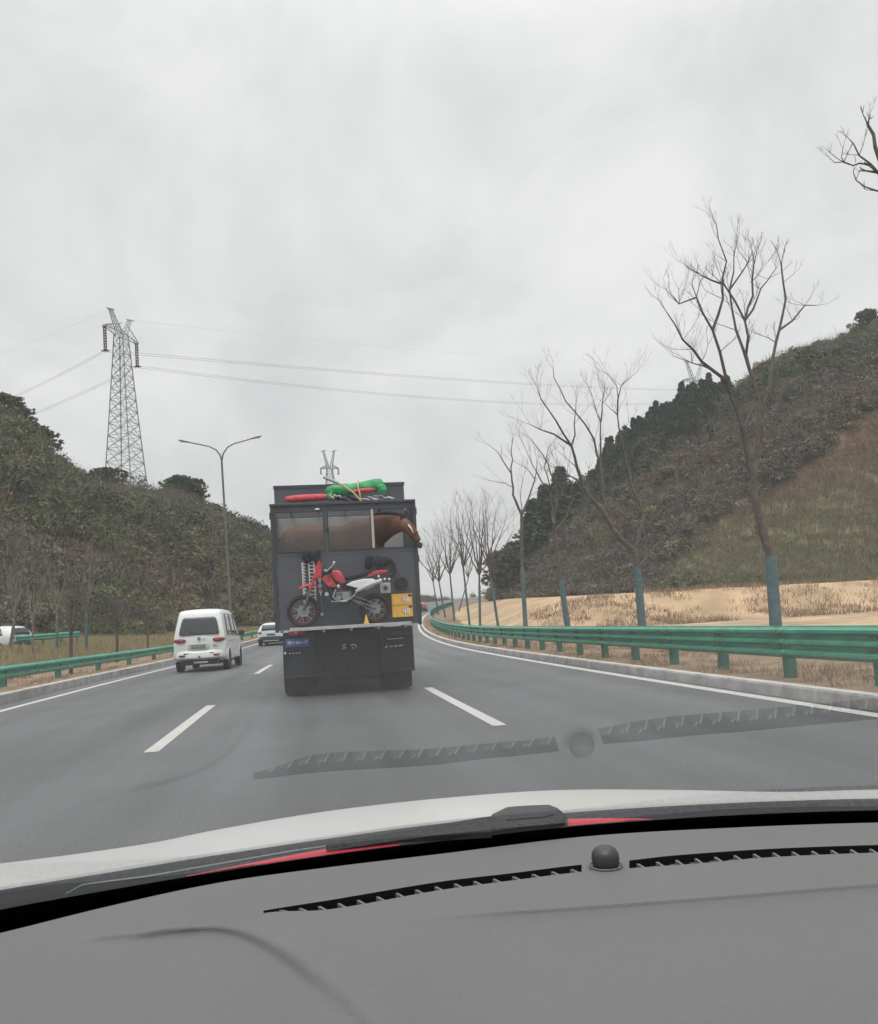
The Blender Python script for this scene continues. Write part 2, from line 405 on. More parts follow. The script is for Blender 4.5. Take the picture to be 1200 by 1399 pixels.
g = MB(); g.grid([[(-3000, -300, -.45), (3000, -300, -.45)], [(-3000, 4000, -.45), (3000, 4000, -.45)]]); struct(obj('ground', g, M['ground']))
# ------------------------------------------------------------------ road
YS = list(np.concatenate([np.linspace(-25, 10, 15)[:-1], np.linspace(10, 100, 91)[:-1], np.linspace(100, 300, 60)]))
def nrm(y):
    d = (cx(y+.1)-cx(y-.1))/.2; l = math.hypot(1, d); return Vector((1/l, -d/l, 0))   # across the road, to the right
def onroad(s, y, dz=0):
    p = Vector((cx(y), y, rz(y)+dz)); return p+nrm(y)*s
def strip(s0, s1, dz0, dz1, ys=YS, cols=2):
    mb = MB(); mb.grid([[onroad(s0+(s1-s0)*k/(cols-1), y, dz0+(dz1-dz0)*k/(cols-1)) for k in range(cols)] for y in ys]); return mb
rd = MB(); cols = 25; rows = []
for y in YS: rows.append([onroad(-6.5+12.45*k/(cols-1), y) for k in range(cols)])
rd.grid(rows); ro = obj('road', rd, M['road']); struct(ro)
at = ro.data.attributes.new('across', 'FLOAT_VECTOR', 'POINT')
at.data.foreach_set('vector', np.array([(-6.5+12.45*k/(cols-1), y, 0) for y in YS for k in range(cols)], np.float32).ravel())
struct(obj('left_edge_line', strip(RL, RL+.18, .004, .004), M['paint']))
struct(obj('right_edge_line', strip(RR-.2, RR, .004, .004), M['paint']))
dash_l = MB(); dash_r = MB()
for k in range(-2, 14):
    y0 = 8.75+k*15.0
    ys = np.linspace(y0+.62, y0+6, 7)
    dash_l.grid([[onroad(-1.84, y, .004), onroad(-1.68, y, .004)] for y in ys])
    y0 += .55
    dash_r.grid([[onroad(1.99, y, .004), onroad(2.15, y, .004)] for y in np.linspace(y0, y0+6, 7)])
struct(obj('left_lane_line', dash_l, M['paint'])); struct(obj('right_lane_line', dash_r, M['paint']))
def kerb(name, s, sg):
    mb = MB()
    kh = .21 if sg < 0 else .16
    prof = [(s, -.1), (s+sg*.015, kh-.025), (s+sg*.03, kh), (s+sg*.17, kh+.004), (s+sg*.17, -.1)]
    ky = []
    for y in YS:
        ky.append((y, 0))
    ky += [(j+d, e) for j in np.arange(4.3, 46, 1.0) for d, e in ((-.02, 0), (-.006, 1), (.006, 1), (.02, 0))]; ky.sort()
    ky = [q for i, q in enumerate(ky) if i == 0 or q[0]-ky[i-1][0] > .004]
    mb.grid([[onroad(a+sg*.012*e, y, z-.008*e) for a, z in prof[:3]] for y, e in ky]); o = obj(name, mb, M['kerb'])
    struct(o)
    mt = MB(); mt.grid([[onroad(a, y, z) for a, z in prof[2:]] for y in YS]); o2 = obj(name+'_top', mt, M['kerbtop']); struct(o2)
kerb('left_kerb', -6.5, -1); kerb('right_kerb', 5.92, 1)
def verge(name, s0, s1):
    mb = MB(); n = 14; rows = []
    for y in np.concatenate([np.linspace(-10, 60, 180), np.linspace(60, 300, 90)[1:]]):
        r = []
        for k in range(n):
            s = s0+(s1-s0)*k/(n-1); p = onroad(s, y, 0); e = min(1, k/2)
            p.z += (.195 if s0 < 0 else .12)+e*((.03 if s0 < 0 else -.01)+.05*fbm(p.x, p.y, .9))-(.12 if k == n-1 else 0); r.append(p)
        rows.append(r)
    mb.grid(rows); return struct(obj(name, mb, M['dirt'], smooth=True))
verge('left_verge', -6.66, -9.8); verge('right_verge', 6.08, 9.8)
# ------------------------------------------------------------------ guard rails
def rail(label, s, sg, y0, y1, z0, z1, waves, step, base_fn=None):
    root = thing('guardrail', label, 'guardrail', onroad(s, max(y0, 0)))
    n = waves*8+1; prof = []
    for k in range(n):
        u = k/(n-1); ph = math.cos(u*waves*2*math.pi)      # +1 at lips, -1 at ridges facing the road
        amp = .042; x = amp*max(-1, min(1, 1.6*ph))
        prof.append((x, z0+(z1-z0)*u))
    ys = np.concatenate([np.arange(y0, min(y1, 60), .8), np.arange(max(60, y0), y1, 2.0)]) if y1 > 60 else np.linspace(y0, y1, 12)
    mb = MB(); mb.grid([[onroad(s+sg*(-.0+p[0]), y, p[1]) for p in prof] for y in ys])
    bo = obj('beam', mb, M['rail'], root, smooth=True)
    for j in np.arange(3.3, 60, 4.0):
        if not y0 < j < y1: continue
        sp_ = MB(); sp_.grid([[onroad(s+sg*(p[0]-.007), yy, p[1]) for p in prof] for yy in (j-.16, j, j+.16)])
        so_ = obj('splice', sp_, M['rail'], root, smooth=True); so_.modifiers.new('thick', 'SOLIDIFY').thickness = .004
    sm = bo.modifiers.new('thick', 'SOLIDIFY'); sm.thickness = .006
    k = 0; y = y0+.6 if y0 > 0 else 1.3
    while y < y1 and k < 76:
        p = onroad(s+sg*.12, y); a = math.atan(2*.001*max(0, y-12)); rot = Matrix.Rotation(-a, 3, 'Z')
        pm = MB(); pm.box(p.x-.07, p.x+.07, p.y-.07, p.y+.07, p.z+.05, p.z+z1-.03, rot)
        q = onroad(s+sg*.045, y); pm.box(q.x-.04, q.x+.04, q.y-.09, q.y+.09, q.z+z0+.05, q.z+z1-.06, rot)
        if y < 40:
            for zz in (z0+(z1-z0)*.3, z0+(z1-z0)*.7): pm.cyl(onroad(s-sg*.045, y, zz), onroad(s+sg*.02, y, zz), .014, 8)
        obj('post', pm, M['railpost'], root, bevel=.008 if y < 30 else 0, seg=1); y += step; k += 1
    return root
rail('long green three-ridged guardrail along the right kerb', 6.80, 1, -3, 148, .40, .865, 3, 2.0)
rail('green two-ridged guardrail along the left kerb beside the white van', -7.35, -1, -3, 150, .42, .75, 2, 4.0)
# ------------------------------------------------------------------ windscreen, dashboard, bonnet : the car the picture was taken from
def curve(pts): 
    xs = [p[0] for p in pts]; ys = [p[1] for p in pts]
    def f(x):
        # smooth (Catmull) interpolation through the traced points, straight beyond them
        if x <= xs[0]: return ys[0]+(x-xs[0])*(ys[1]-ys[0])/(xs[1]-xs[0])
        if x >= xs[-1]: return ys[-1]+(x-xs[-1])*(ys[-1]-ys[-2])/(xs[-1]-xs[-2])
        i = max(j for j in range(len(xs)) if xs[j] <= x); i = min(i, len(xs)-2)
        h = xs[i+1]-xs[i]; s = (x-xs[i])/h
        m0 = (ys[i+1]-ys[max(i-1, 0)])/(xs[i+1]-xs[max(i-1, 0)])*h; m1 = (ys[min(i+2, len(ys)-1)]-ys[i])/(xs[min(i+2, len(ys)-1)]-xs[i])*h
        return (2*s**3-3*s*s+1)*ys[i]+(s**3-2*s*s+s)*m0+(-2*s**3+3*s*s)*ys[i+1]+(s**3-s*s)*m1
    return f
c_front = curve([(-300, 1345), (0, 1275), (150, 1238), (300, 1206), (450, 1185), (600, 1167), (800, 1143), (1000, 1131), (1200, 1124), (1500, 1120)])
c_frit = curve([(-300, 1305), (0, 1243), (150, 1216), (300, 1191), (450, 1169), (600, 1150), (800, 1128), (1000, 1114), (1200, 1107), (1500, 1104)])
c_hoodlo = curve([(-300, 1264), (0, 1212), (150, 1188), (300, 1164), (450, 1142), (600, 1122), (750, 1109), (900, 1099), (1050, 1092), (1200, 1088), (1500, 1086)])
c_hoodhi = curve([(-300, 1212), (0, 1180), (200, 1153), (300, 1133), (450, 1108), (600, 1091), (750, 1080), (900, 1079), (1080, 1082), (1200, 1079), (1500, 1080)])
c_vfar = curve([(-300, 1380), (0, 1315), (200, 1275), (362, 1244), (450, 1230), (600, 1205), (700, 1193), (785, 1182.5), (857, 1176), (920, 1169), (1050, 1160), (1200, 1154.5), (1500, 1148)])
c_vnear = curve([(-300, 1390), (0, 1322), (200, 1281), (362, 1247.5), (450, 1242.5), (600, 1216.5), (700, 1203), (797, 1191), (880, 1185), (950, 1180), (1050, 1171.5), (1200, 1165), (1500, 1158)])
c_seam = curve([(-300, 1440), (0, 1372), (200, 1325), (400, 1285), (600, 1254), (800, 1239), (1000, 1224), (1200, 1208), (1500, 1190)])
ZD = EYE.z-.31
own = thing('car', 'car the picture is taken from, white bonnet and grey dashboard behind the windscreen', 'car', (.35, .5, 0))
groove = [(-40, 1318), (50, 1300), (120, 1286), (200, 1277), (270, 1271), (305, 1272), (345, 1284), (390, 1311), (430, 1342), (468, 1374), (520, 1425), (580, 1500)]
gc = curve([(a, b) for a, b in groove])
def dash():
    xs = np.concatenate([np.linspace(-300, 0, 16)[:-1], np.linspace(0, 1200, 241), np.linspace(1200, 1500, 16)[1:]])
    cav = []
    mb = MB()
    def zoff(px, py):
        # the binnacle hood sinks away behind its rim; the near part of the dash rolls down to the viewer
        z = 0
        e = gc(px)
        if px < 641:
            amp = min(1, max(0, (px+10)/150))*(1 if px < 450 else .5+.5*math.cos(math.pi*min(1, (px-450)/190)))
            sl = (gc(px+4)-gc(px-4))/8; q = (py-e)/math.sqrt(1+sl*sl); wdt = 6.5+20*min(1, max(0, (px-260)/200))**1.5
            z -= (.010+.009*min(1, max(0, (px-280)/120)))*amp/(1+math.exp(-q/wdt*2.4))*math.exp(-max(0, q)/170)
        sm = c_seam(px)
        if py > sm: z -= (.034*(1-math.exp(-(py-sm)/60))+.0005*min(1, (py-sm)/3))*(.5-.5*math.cos(math.pi*min(1, max(0, (px-360)/380))))
        return z
    def row(fn, z): return [(x, fn(x), z) for x in xs]
    rows = []
    for k in range(15):
        u = k/14; rows.append([(x, c_front(x)*(1-u)+c_vfar(x)*u, ZD-.003*min(1, max(0, (x-240)/110))-.010*(1-u)) for x in xs])
    iv = len(rows)-1
    rows.append(row(c_vnear, ZD))
    for k in range(1, 15):
        u = k/14; rows.append([(x, c_vnear(x)*(1-u)+c_seam(x)*u, ZD) for x in xs])
    for k in range(1, 57): rows.append([(x, c_seam(x)+k*3.2, ZD) for x in xs])
    for k in range(1, 21):
        u = k/20; rows.append([(x, c_seam(x)+179.2+(1900-179.2-c_seam(x))*u, ZD-.03*u*u) for x in xs])
    P = [[Zp(x, y, z+zoff(x, y)) for x, y, z in r] for r in rows]
    n = len(xs); v = [p for r in P for p in r]; f = []
    for i in range(len(P)-1):
        for k in range(n-1):
            xm = (xs[k]+xs[k+1])/2
            if i == iv and (362 < xm < 797 or 858 < xm < 1420): continue
            f.append((i*n+k, i*n+k+1, (i+1)*n+k+1, (i+1)*n+k))
    mb.add(v, f); do = obj('dashboard', mb, M['dash'], own, smooth=False); do.data.shade_smooth()
    for a, b in ((362, 797), (858, 1420)):
        cv = MB(); sel = [k for k in range(n) if a-5 <= xs[k] <= b+5]; rr = []
        for k in sel:
            pf, pn = P[iv][k], P[iv+1][k]; dz = Vector((0, 0, -.045))
            rr.append([pf, pf+dz+Vector((0, .012, 0)), pn+dz, pn])
        cv.grid(rr); g_ = obj('vent', cv, M['ventblack'], own)
        x = a+22 if a < 400 else a+14
        while x < b-8:
            pf = Zp(x-9, c_vfar(x-9), ZD-.001); pn = Zp(x+8, c_vnear(x+8), ZD-.0005); pm_ = pn.lerp(pf, .5); hw = Vector((.0016, 0, 0)); dd = Vector((0, 0, -.03)); q1 = pm_+Vector((0, .001, -.0058)); q2 = pf+Vector((0, -.001, -.0100))
            A_ = [pn, pm_, q1, q2]; v_ = [p-hw for p in A_]+[p+hw for p in A_]+[pn-hw+dd, q2-hw+dd, pn+hw+dd, q2+hw+dd]
            fm = MB(); fm.add(v_, [(0, 4, 5, 1), (1, 5, 6, 2), (2, 6, 7, 3), (0, 1, 2, 8), (2, 3, 9, 8), (4, 10, 6, 5), (6, 10, 11, 7), (0, 8, 10, 4), (3, 7, 11, 9)]); obj('fin', fm, M['dash'], g_)
            x += 26.5
    # light sensor dome
    c = Zp(828, 1183, ZD+.001); dm = MB()
    prof = [(0, .0315), (.006, .0312), (.012, .0295), (.0165, .0255), (.0195, .020), (.0205, .013), (.0195, .004), (.0185, 0)]
    prof = [(r*.82, z*.76) for r, z in prof]
    nn = 28; vv = []; ff = []
    for r, z in prof:
        for k in range(nn): a = 2*math.pi*k/nn; vv.append((c.x+r*math.cos(a), c.y+r*math.sin(a), c.z+z))
    for i in range(len(prof)-1):
        for k in range(nn): ff.append((i*nn+k, i*nn+(k+1) % nn, (i+1)*nn+(k+1) % nn, (i+1)*nn+k))
    dm.add(vv, ff); s_ = obj('sensor_dome', dm, M['dome'], do, smooth=True); s_.data.shade_smooth()
    rg = MB(); rg.torus((c.x, c.y, c.z+.0005), .0195, .0011, 36, 8, 'z'); obj('dome_ring', rg, M['dash'], do, smooth=True)
    return do
dash()
def lofted(c1, z1, c2, z2, xs, k=2, bulge=0):
    rows = []
    for i in range(k+1):
        u = i/k; rows.append([Zp(x, c1(x)*(1-u)+c2(x)*u, z1*(1-u)+z2*u+bulge*math.sin(math.pi*u)) for x in xs])
    mb = MB(); mb.grid(rows); return mb
XS = np.linspace(-300, 1500, 91)
fr = MB(); fr.grid([[Zp(x, c_front(x)+9, ZD-.05) for x in XS], [Zp(x, c_front(x)-1, ZD-.06) for x in XS], [Zp(x, c_frit(x), EYE.z-.322) for x in XS]])
obj('frit_shade_band', fr, M['frit_shade'], own)  # frit, its black also painting the shadow in the gap before the dash
cw = MB()
cwrows = []
for i in range(7):
    u = i/6
    cwrows.append([Zp(x, c_frit(x)*(1-u)+c_hoodlo(x)*u, (EYE.z-.324)*(1-u)+(EYE.z-.345)*u-(.006*math.sin(math.pi*min(1, u*2)) if u < .5 else 0)) for x in XS])
cw.grid(cwrows); obj('cowl', cw, M['cowl'], own, smooth=True)
hd = MB(); hrows = []
for x in XS:
    a = Zp(x, c_hoodlo(x), EYE.z-.338); b0 = ray(x, c_hoodhi(x)); b = EYE+b0*(1.80/math.hypot(b0.x, b0.y)*math.hypot(b0.x, b0.y)/b0.y)
    sl_ = b0.z/b0.y
    col = [a+Vector((0, -.004, -.03)), a]
    for k in range(1, 7):
        u = k/6; p = a.lerp(b, u); p.z += .004*math.sin(math.pi*u); col.append(p)
    for k in range(1, 9):
        d = k*.13; col.append(b+Vector((0, d, sl_*d-.14*d*d)))
    hrows.append(col)
hd.grid(hrows); obj('bonnet', hd, M['hood'], own, smooth=True)
# red strip lying on the cowl
for x0, x1, t0, t1 in ((255, 546, 0, 13), (776, 890, 10, 0)):
    rr = []; rs = MB()
    for x in np.linspace(x0, x1, 20):
        u = (x-x0)/(x1-x0); th = (t0+(t1-t0)*u) if t0 < t1 else (t0*(1-u)**.8)
        yb = c_frit(x)-.5+ (2 if x0 < 500 else 0)*0
        rr.append([Zp(x, yb-1, EYE.z-.3185), Zp(x, yb-th*.5, EYE.z-.3175), Zp(x, yb-th-1, EYE.z-.3185)])
    rs.grid(rr); obj('red_strip', rs, M['redseal'], own, smooth=True)
# wiper: arm head, arm and blade resting on the cowl
wpoly = [(672, 1115), (600, 1127), (540, 1137.5), (490, 1146.5), (445, 1153.5), (447, 1155.5), (495, 1150), (545, 1144), (600, 1141), (672, 1137)]
def plate(poly, z, th, dome=0):
    n = len(poly); top = [Zp(x, y, z) for x, y in poly]; cen = sum(top, Vector())/n; ins = [p.lerp(cen, .10)+Vector((0, 0, dome)) for p in top]; bot = [p+Vector((0, 0, -th)) for p in top]
    mb = MB(); mb.add(ins+top+bot, [tuple(range(n))]+[(i, n+i, n+(i+1) % n, (i+1) % n) for i in range(n)]+[(n+i, 2*n+i, 2*n+(i+1) % n, n+(i+1) % n) for i in range(n)]+[tuple(range(3*n-1, 2*n-1, -1))]); return mb
hpoly = [(672, 1113), (680, 1109), (691, 1104), (717, 1102), (753, 1100.5), (762, 1104), (773.5, 1114), (772, 1122), (759, 1126), (735, 1128), (712, 1130), (690, 1133), (670, 1136)]
wo = obj('wiper', plate(hpoly, EYE.z-.304, .006, .003), M['black'], own)
obj('arm', plate(wpoly, EYE.z-.309, .008, .001), M['black'], wo)
gm = MB(); gm.tube([Zp(x, y, EYE.z-.3008) for x, y in ((692, 1121), (715, 1119), (744, 1117), (757, 1113))], .0012, 6); obj('arm_groove', gm, M['frit_shade'], wo)
cl = MB()
cl.tube([Zp(x, y, EYE.z-.318) for x, y in [(90, 1222), (112, 1210), (122, 1208), (200, 1198), (400, 1163), (560, 1140)]], .0016, 6)
obj('blade', cl, M['steel'], wo, smooth=True)
# windscreen sheet, 31 degrees from level, springing from the front of the dash
TH = R(22.5)
ws = MB(); ww = []
wbase = [Zp(x, c_frit(x)+1.5, EYE.z-.322) for x in XS]
for k in range(20):
    q = k*.075; ww.append([p+Vector((0, -math.cos(TH)*q, math.sin(TH)*q)) for p in wbase])
ws.grid(ww); wso = obj('windscreen', ws, M['shield'], own); wso.data.shade_smooth()
rf = MB(); ytop = 1.2-math.cos(TH)*1.425; ztop = EYE.z-.322+math.sin(TH)*1.425
rf.box(-.75, 1.45, ytop-1.6, ytop-.002, ztop-.02, ztop+.03); obj('roof', rf, M['hood'], own)
# ------------------------------------------------------------------ the camper truck
TD = 15.0
def T(px, py, d=TD): return Y(px, py, d)
def tx(px, py=770, d=TD): return T(px, py, d).x
def tz(py, px=470, d=TD): return T(px, py, d).z
XL, XR = tx(374), tx(570.5); ZT, ZB = tz(689), tz(857)
truck = thing('camper_truck', 'tall slate grey camper truck with three rear windows, driving in the middle lane', 'truck', ((XL+XR)/2, TD, 0))
def bx(name, boxes, m, parent, bevel=.006, **k):
    mb = MB()
    for b in boxes: mb.box(*b)
    return obj(name, mb, m, parent, bevel=bevel, seg=1, **k)
W1 = (tx(378.5, 722), tx(441.5, 722)); W2 = (tx(449, 722), tx(507, 722)); W3 = (tx(511.5, 722), tx(564.5, 722))
WZ0, WZ1 = tz(750.5), tz(697.5)
TH_ = .05
# rear wall with its three openings, side walls, partition, roof, nose
rear = MB()
def wallcell(x0, x1, z0, z1, y0=TD, y1=TD+TH_): rear.box(x0, x1, y0, y1, z0, z1)
holes = [W1, W2, W3]
xs_ = sorted({XL, XR, *[a for h in holes for a in h]}); zs_ = [ZB, WZ0, WZ1, ZT]
vs = {}; rv = []; rf_ = []
def rvi(x, y, z):
    k = (round(x, 4), round(y, 4), round(z, 4))
    if k not in vs: vs[k] = len(rv); rv.append((x, y, z))
    return vs[k]
def solid(i, j):
    if i < 0 or j < 0 or i >= len(xs_)-1 or j >= 3: return False
    xm = (xs_[i]+xs_[i+1])/2
    return not (j == 1 and any(a < xm < b for a, b in holes))
for i in range(len(xs_)-1):
    for j in range(3):
        if not solid(i, j): continue
        a, b, c_, d_ = xs_[i], xs_[i+1], zs_[j], zs_[j+1]; y0, y1 = TD, TD+TH_
        rf_ += [[rvi(a, y0, c_), rvi(b, y0, c_), rvi(b, y0, d_), rvi(a, y0, d_)], [rvi(a, y1, c_), rvi(a, y1, d_), rvi(b, y1, d_), rvi(b, y1, c_)]]
        for (di, dj, e) in ((-1, 0, [(a, c_), (a, d_)]), (1, 0, [(b, d_), (b, c_)]), (0, -1, [(b, c_), (a, c_)]), (0, 1, [(a, d_), (b, d_)])):
            if not solid(i+di, j+dj):
                (p, q), (r_, s_) = e; rf_.append([rvi(p, y0, q), rvi(r_, y0, s_), rvi(r_, y1, s_), rvi(p, y1, q)])
rear.add(rv, rf_)
body = obj('rear_wall', rear, M['truck'], truck)
BAY = TD+1.55
YF = TD+6.3
bx('side_wall', [(XL, XL+.05, TD+TH_, YF, ZB, ZT)], M['truck'], truck); bx('side_wall', [(XR-.05, XR, TD+TH_, YF, ZB, ZT)], M['truck'], truck)
bx('partition', [(XL+.052, XR-.052, BAY, BAY+.05, ZB+.06, ZT-.02)], M['inner'], truck)
bx('bay_floor', [(XL+.052, XR-.052, TD+.052, BAY-.002, ZB+.005, ZB+.055)], M['inner'], truck)
bx('roof', [(XL-.01, XR+.01, BAY+.055, YF, ZT+.002, ZT+.05)], M['truck'], truck)
bx('front_wall', [(XL+.052, XR-.052, YF-.06, YF-.01, ZB, ZT)], M['truck'], truck)
bx('floor', [(XL+.052, XR-.052, BAY+.055, YF-.065, ZB, ZB+.05)], M['truckdark'], truck)
# raised roof pod further forward
PD = TD+1.75
ux0, ux1 = T(374.5, 675, PD).x, T(552.5, 675, PD).x; uz1 = T(463, 662, PD).z
pod = MB(); pod.box(ux0, ux1, PD, PD+3.9, ZT+.052, uz1); po = obj('roof_pod', pod, M['truck'], truck, bevel=.03, seg=2)
ti = MB(); ti.box(ux0-.012, ux1+.012, PD-.012, PD+.03, uz1-.055, uz1+.012); obj('pod_trim', ti, M['truckdark'], po)
# trims, frames
lip = MB(); lip.box(XL-.03, XR+.02, TD-.05, TD+.02, ZT-.005, ZT+.045); obj('roof_lip', lip, M['truckdark'], truck, bevel=.008)
for x in (XL-.022, XR-.045):
    t_ = MB(); t_.box(x, x+.067, TD-.03, TD-.002, ZB-.03, ZT-.01); obj('corner_trim', t_, M['truckdark'], truck, bevel=.008)
def winframe(a, b, z0, z1, col, t=.022):
    mb = MB(); mb.box(a-t, b+t, TD-.014, TD-.001, z1, z1+t); mb.box(a-t, b+t, TD-.014, TD-.001, z0-t, z0); mb.box(a-t, a, TD-.014, TD-.001, z0, z1); mb.box(b, b+t, TD-.014, TD-.001, z0, z1); return mb
for k, (a, b) in enumerate((W1, W2, W3)):
    fo = obj('window_frame', winframe(a, b, WZ0, WZ1, 0), M['truckdark'], truck)
    if k < 2:
        p_ = MB(); p_.box(a, b, TD+.02, TD+.026, WZ0, WZ1); obj('window_pane', p_, M['winglass'], fo)
di = MB(); di.box(tx(507.6, 722), tx(511, 722), TD-.035, TD-.014, WZ0-.0, WZ1+.0); obj('divider_bar', di, M['pole'], truck, bevel=.004)
la = MB(); p = T(446, 724); la.cyl((p.x+.02, TD-.05, p.z), (p.x+.02, TD-.002, p.z), .028, 14); la.box(p.x-.012, p.x+.05, TD-.062, TD-.05, p.z-.012, p.z+.012); obj('window_latch', la, M['black'], truck)
lt = MB(); p = T(433.5, 696.5); lt.ell((p.x, TD-.06, p.z), (.045, .03, .018), 14, 8); lt.box(p.x-.02, p.x+.02, TD-.05, TD-.002, p.z, p.z+.02); obj('marker_light', lt, M['white'], truck, smooth=True)
for a, b in (((556.5, 699), (561.5, 716)), ((561, 697), (564, 724))):
    s_ = MB(); s_.tube([T(a[0], a[1], TD-.03), T((a[0]+b[0])/2-.6, (a[1]+b[1])/2, TD-.05), T(b[0], b[1], TD-.03)], .014, 6); obj('strap', s_, M['soft'], truck)
# seam lines and hinges on the lower wall
sm_ = MB(); z = tz(757); sm_.box(XL+.05, XR-.05, TD-.004, TD-.001, z-.005, z+.005); obj('wall_seam', sm_, M['truckdark'], truck)
for py in (702, 768, 836):
    for x in (XL-.035, XR+.01):
        h_ = MB(); h_.cyl((x+.012, TD-.03, tz(py)-.06), (x+.012, TD-.03, tz(py)+.06), .016, 10); obj('hinge', h_, M['truckdark'], truck, smooth=True)
# carrier plank
z1 = tz(854.5, 480, 14.4)
pk = MB(); xa, xb = T(396, 857, 14.38).x, T(562.5, 850, 14.38).x
pk.box(xa, xb, 14.38, 14.40, z1-.045, z1+.012); pk.box(xa, xb, 14.402, 14.90, z1-.03, z1-.004)
for x in np.linspace(xa+.1, xb-.1, 5): pk.box(x-.02, x+.02, 14.42, 14.99, z1-.09, z1-.032)
plank = obj('carrier_plank', pk, M['alu'], truck, bevel=.004)
# lower body: two side panels, a recessed middle, lamps, plate, marks
zt2, zb2 = tz(860), tz(921)
xl2, xr2 = tx(387.5, 890), tx(565.5, 880)
sk = MB(); sk.box(xl2, tx(432, 890), TD+.03, TD+.10, zb2, zt2); lp_ = obj('left_panel', sk, M['skirt'], truck, bevel=.012)
sk = MB(); sk.box(tx(519, 890), xr2, TD+.03, TD+.10, zb2, zt2); rp_ = obj('right_panel', sk, M['skirt'], truck, bevel=.012)
sk = MB(); sk.box(tx(432, 890)+.002, tx(519, 890)-.002, TD+.10, TD+.16, tz(926), zt2-.01); mp_ = obj('middle_panel', sk, M['skirt'], truck, bevel=.012)
for a, b in ((xl2, tx(435, 890)), (tx(517, 890), xr2)):
    r_ = MB(); r_.box(a, b, TD-.02, TD+.028, zb2-.02, zb2+.025); obj('bumper_bar', r_, M['skirt'], truck, bevel=.01)
    r_ = MB(); r_.box(a+.02, b-.02, TD+.4, TD+.43, zb2-.33, zb2-.005); obj('mud_flap', r_, M['rubber'], truck)
r_ = MB(); r_.box(xl2+.05, xr2-.05, TD+.17, TD+6, tz(893), zt2-.02); obj('chassis', r_, M['skirt'], truck, bevel=.01)
r_ = MB(); r_.cyl((tx(470), TD+.05, tz(915)), (tx(470), TD+.30, tz(915)), .05, 14); r_.box(tx(462), tx(478), TD+.13, TD+.17, tz(921), tz(908)); r_.box(tx(440), tx(510), TD+.3, TD+.4, tz(931), tz(921)); obj('tow_hitch', r_, M['black'], truck, bevel=.006)
r_ = MB(); r_.tube([(tx(437), TD+.12, tz(903)), (tx(441), TD+.05, tz(906)), (tx(437), TD+.05, tz(912)), (tx(436), TD+.1, tz(915))], .02, 8); obj('hose', r_, M['black'], truck, smooth=True)
for a, b, mm in ((394, 417, 'redlens'), (535, 558, 'darkred')):
    r_ = MB(); r_.box(tx(a, 866), tx(b, 866), TD-.005, TD+.03, tz(869, a), tz(863, a)); lo_ = obj('tail_lamp', r_, M[mm], truck, bevel=.01)
pl = MB(); pl.box(tx(390, 878), tx(423, 878), TD+.012, TD+.028, tz(884, 406), tz(872.5, 406)); plo = obj('licence_plate', pl, M['plateblue'], truck, bevel=.004)
text_mesh('plate_text', '豫H·8A117', .078, ((tx(390, 878)+tx(423, 878))/2, TD+.010, (tz(884, 406)+tz(872.5, 406))/2), plo, M['white'])
def mark(strokes, parent, m, w=.012, y=TD+.026, name='lettering'):
    mb = MB()
    for s in strokes:
        for a, b in zip(s[:-1], s[1:]):
            A = T(*a, y); B = T(*b, y); mb.tube([A, B], w, 4)
    return obj(name, mb, m, parent)
mark([[(388.5, 893.5), (391, 892)]], lp_, M['offwhite'], .02)
mark([[(395, 893.2), (397.5, 893)], [(399.5, 892.9), (402, 892.8)], [(404, 892.6), (407, 892.4)], [(408.5, 892.2), (411, 892)]], lp_, M['alu'], .010)
mark([[(529, 873.4), (533, 873), (541, 872.4), (551, 871.6)]], rp_, M['alu'], .010)
mark([[(526.5, 885), (530, 882)], [(533, 883.4), (537, 883.2)], [(539, 883), (543, 882.6)], [(545, 882.4), (551, 881.4)]], rp_, M['offwhite'], .013)
mark([[(468, 882.6), (472.5, 880.4)], [(468, 886.6), (472.5, 884.4)]], mp_, M['offwhite'], .014, TD+.096, 'logo')
mark([[(479, 881.5), (483, 880.4), (486.5, 881.6), (487.5, 884.5)], [(481, 884.5), (484, 886)]], mp_, M['offwhite'], .013, TD+.096, 'logo')
# wheels
def wheel(parent, c, r, wd, name='wheel', rimr=.58, n=36, rimmat=None):
    t = MB(); prof = [(-wd/2, rimr*r), (-wd/2, r*.93), (-wd*.38, r*.99), (-wd*.1, r), (wd*.1, r), (wd*.38, r*.99), (wd/2, r*.93), (wd/2, rimr*r)]
    v = []; f = []; m = len(prof)
    for k in range(n):
        a = 2*math.pi*k/n
        for x, q in prof: v.append((c[0]+x, c[1]+q*math.cos(a), c[2]+q*math.sin(a)))
    for k in range(n):
        for i in range(m-1): f.append((k*m+i, k*m+i+1, ((k+1) % n)*m+i+1, ((k+1) % n)*m+i))
    t.add(v, f); to = obj(name, t, M['rubber'], parent, smooth=True)
    rm = MB(); rm.cyl((c[0]-wd*.3, c[1], c[2]), (c[0]+wd*.3, c[1], c[2]), rimr*r+.005, 24); rm.cyl((c[0]-wd*.36, c[1], c[2]), (c[0]+wd*.36, c[1], c[2]), rimr*r*.35, 12)
    obj('rim', rm, rimmat or M['alu'], to, smooth=True); return to
xwl = T(403.5, 935, 15.4).x; xwr = T(548.5, 930, 15.4).x
for yy in (15.95, 19.9):
    wheel(truck, (xwl, yy, .5), .5, .40); wheel(truck, (xwr, yy, .5), .5, .40)
cabm = MB(); cabm.box(XL+.1, XR-.1, YF+.2, YF+2.2, .55, 2.9); cabo = obj('cab', cabm, M['truck'], truck, bevel=.12, seg=3)
wheel(truck, (xwl, YF+1.1, .5), .5, .32); wheel(truck, (xwr, YF+1.1, .5), .5, .32)
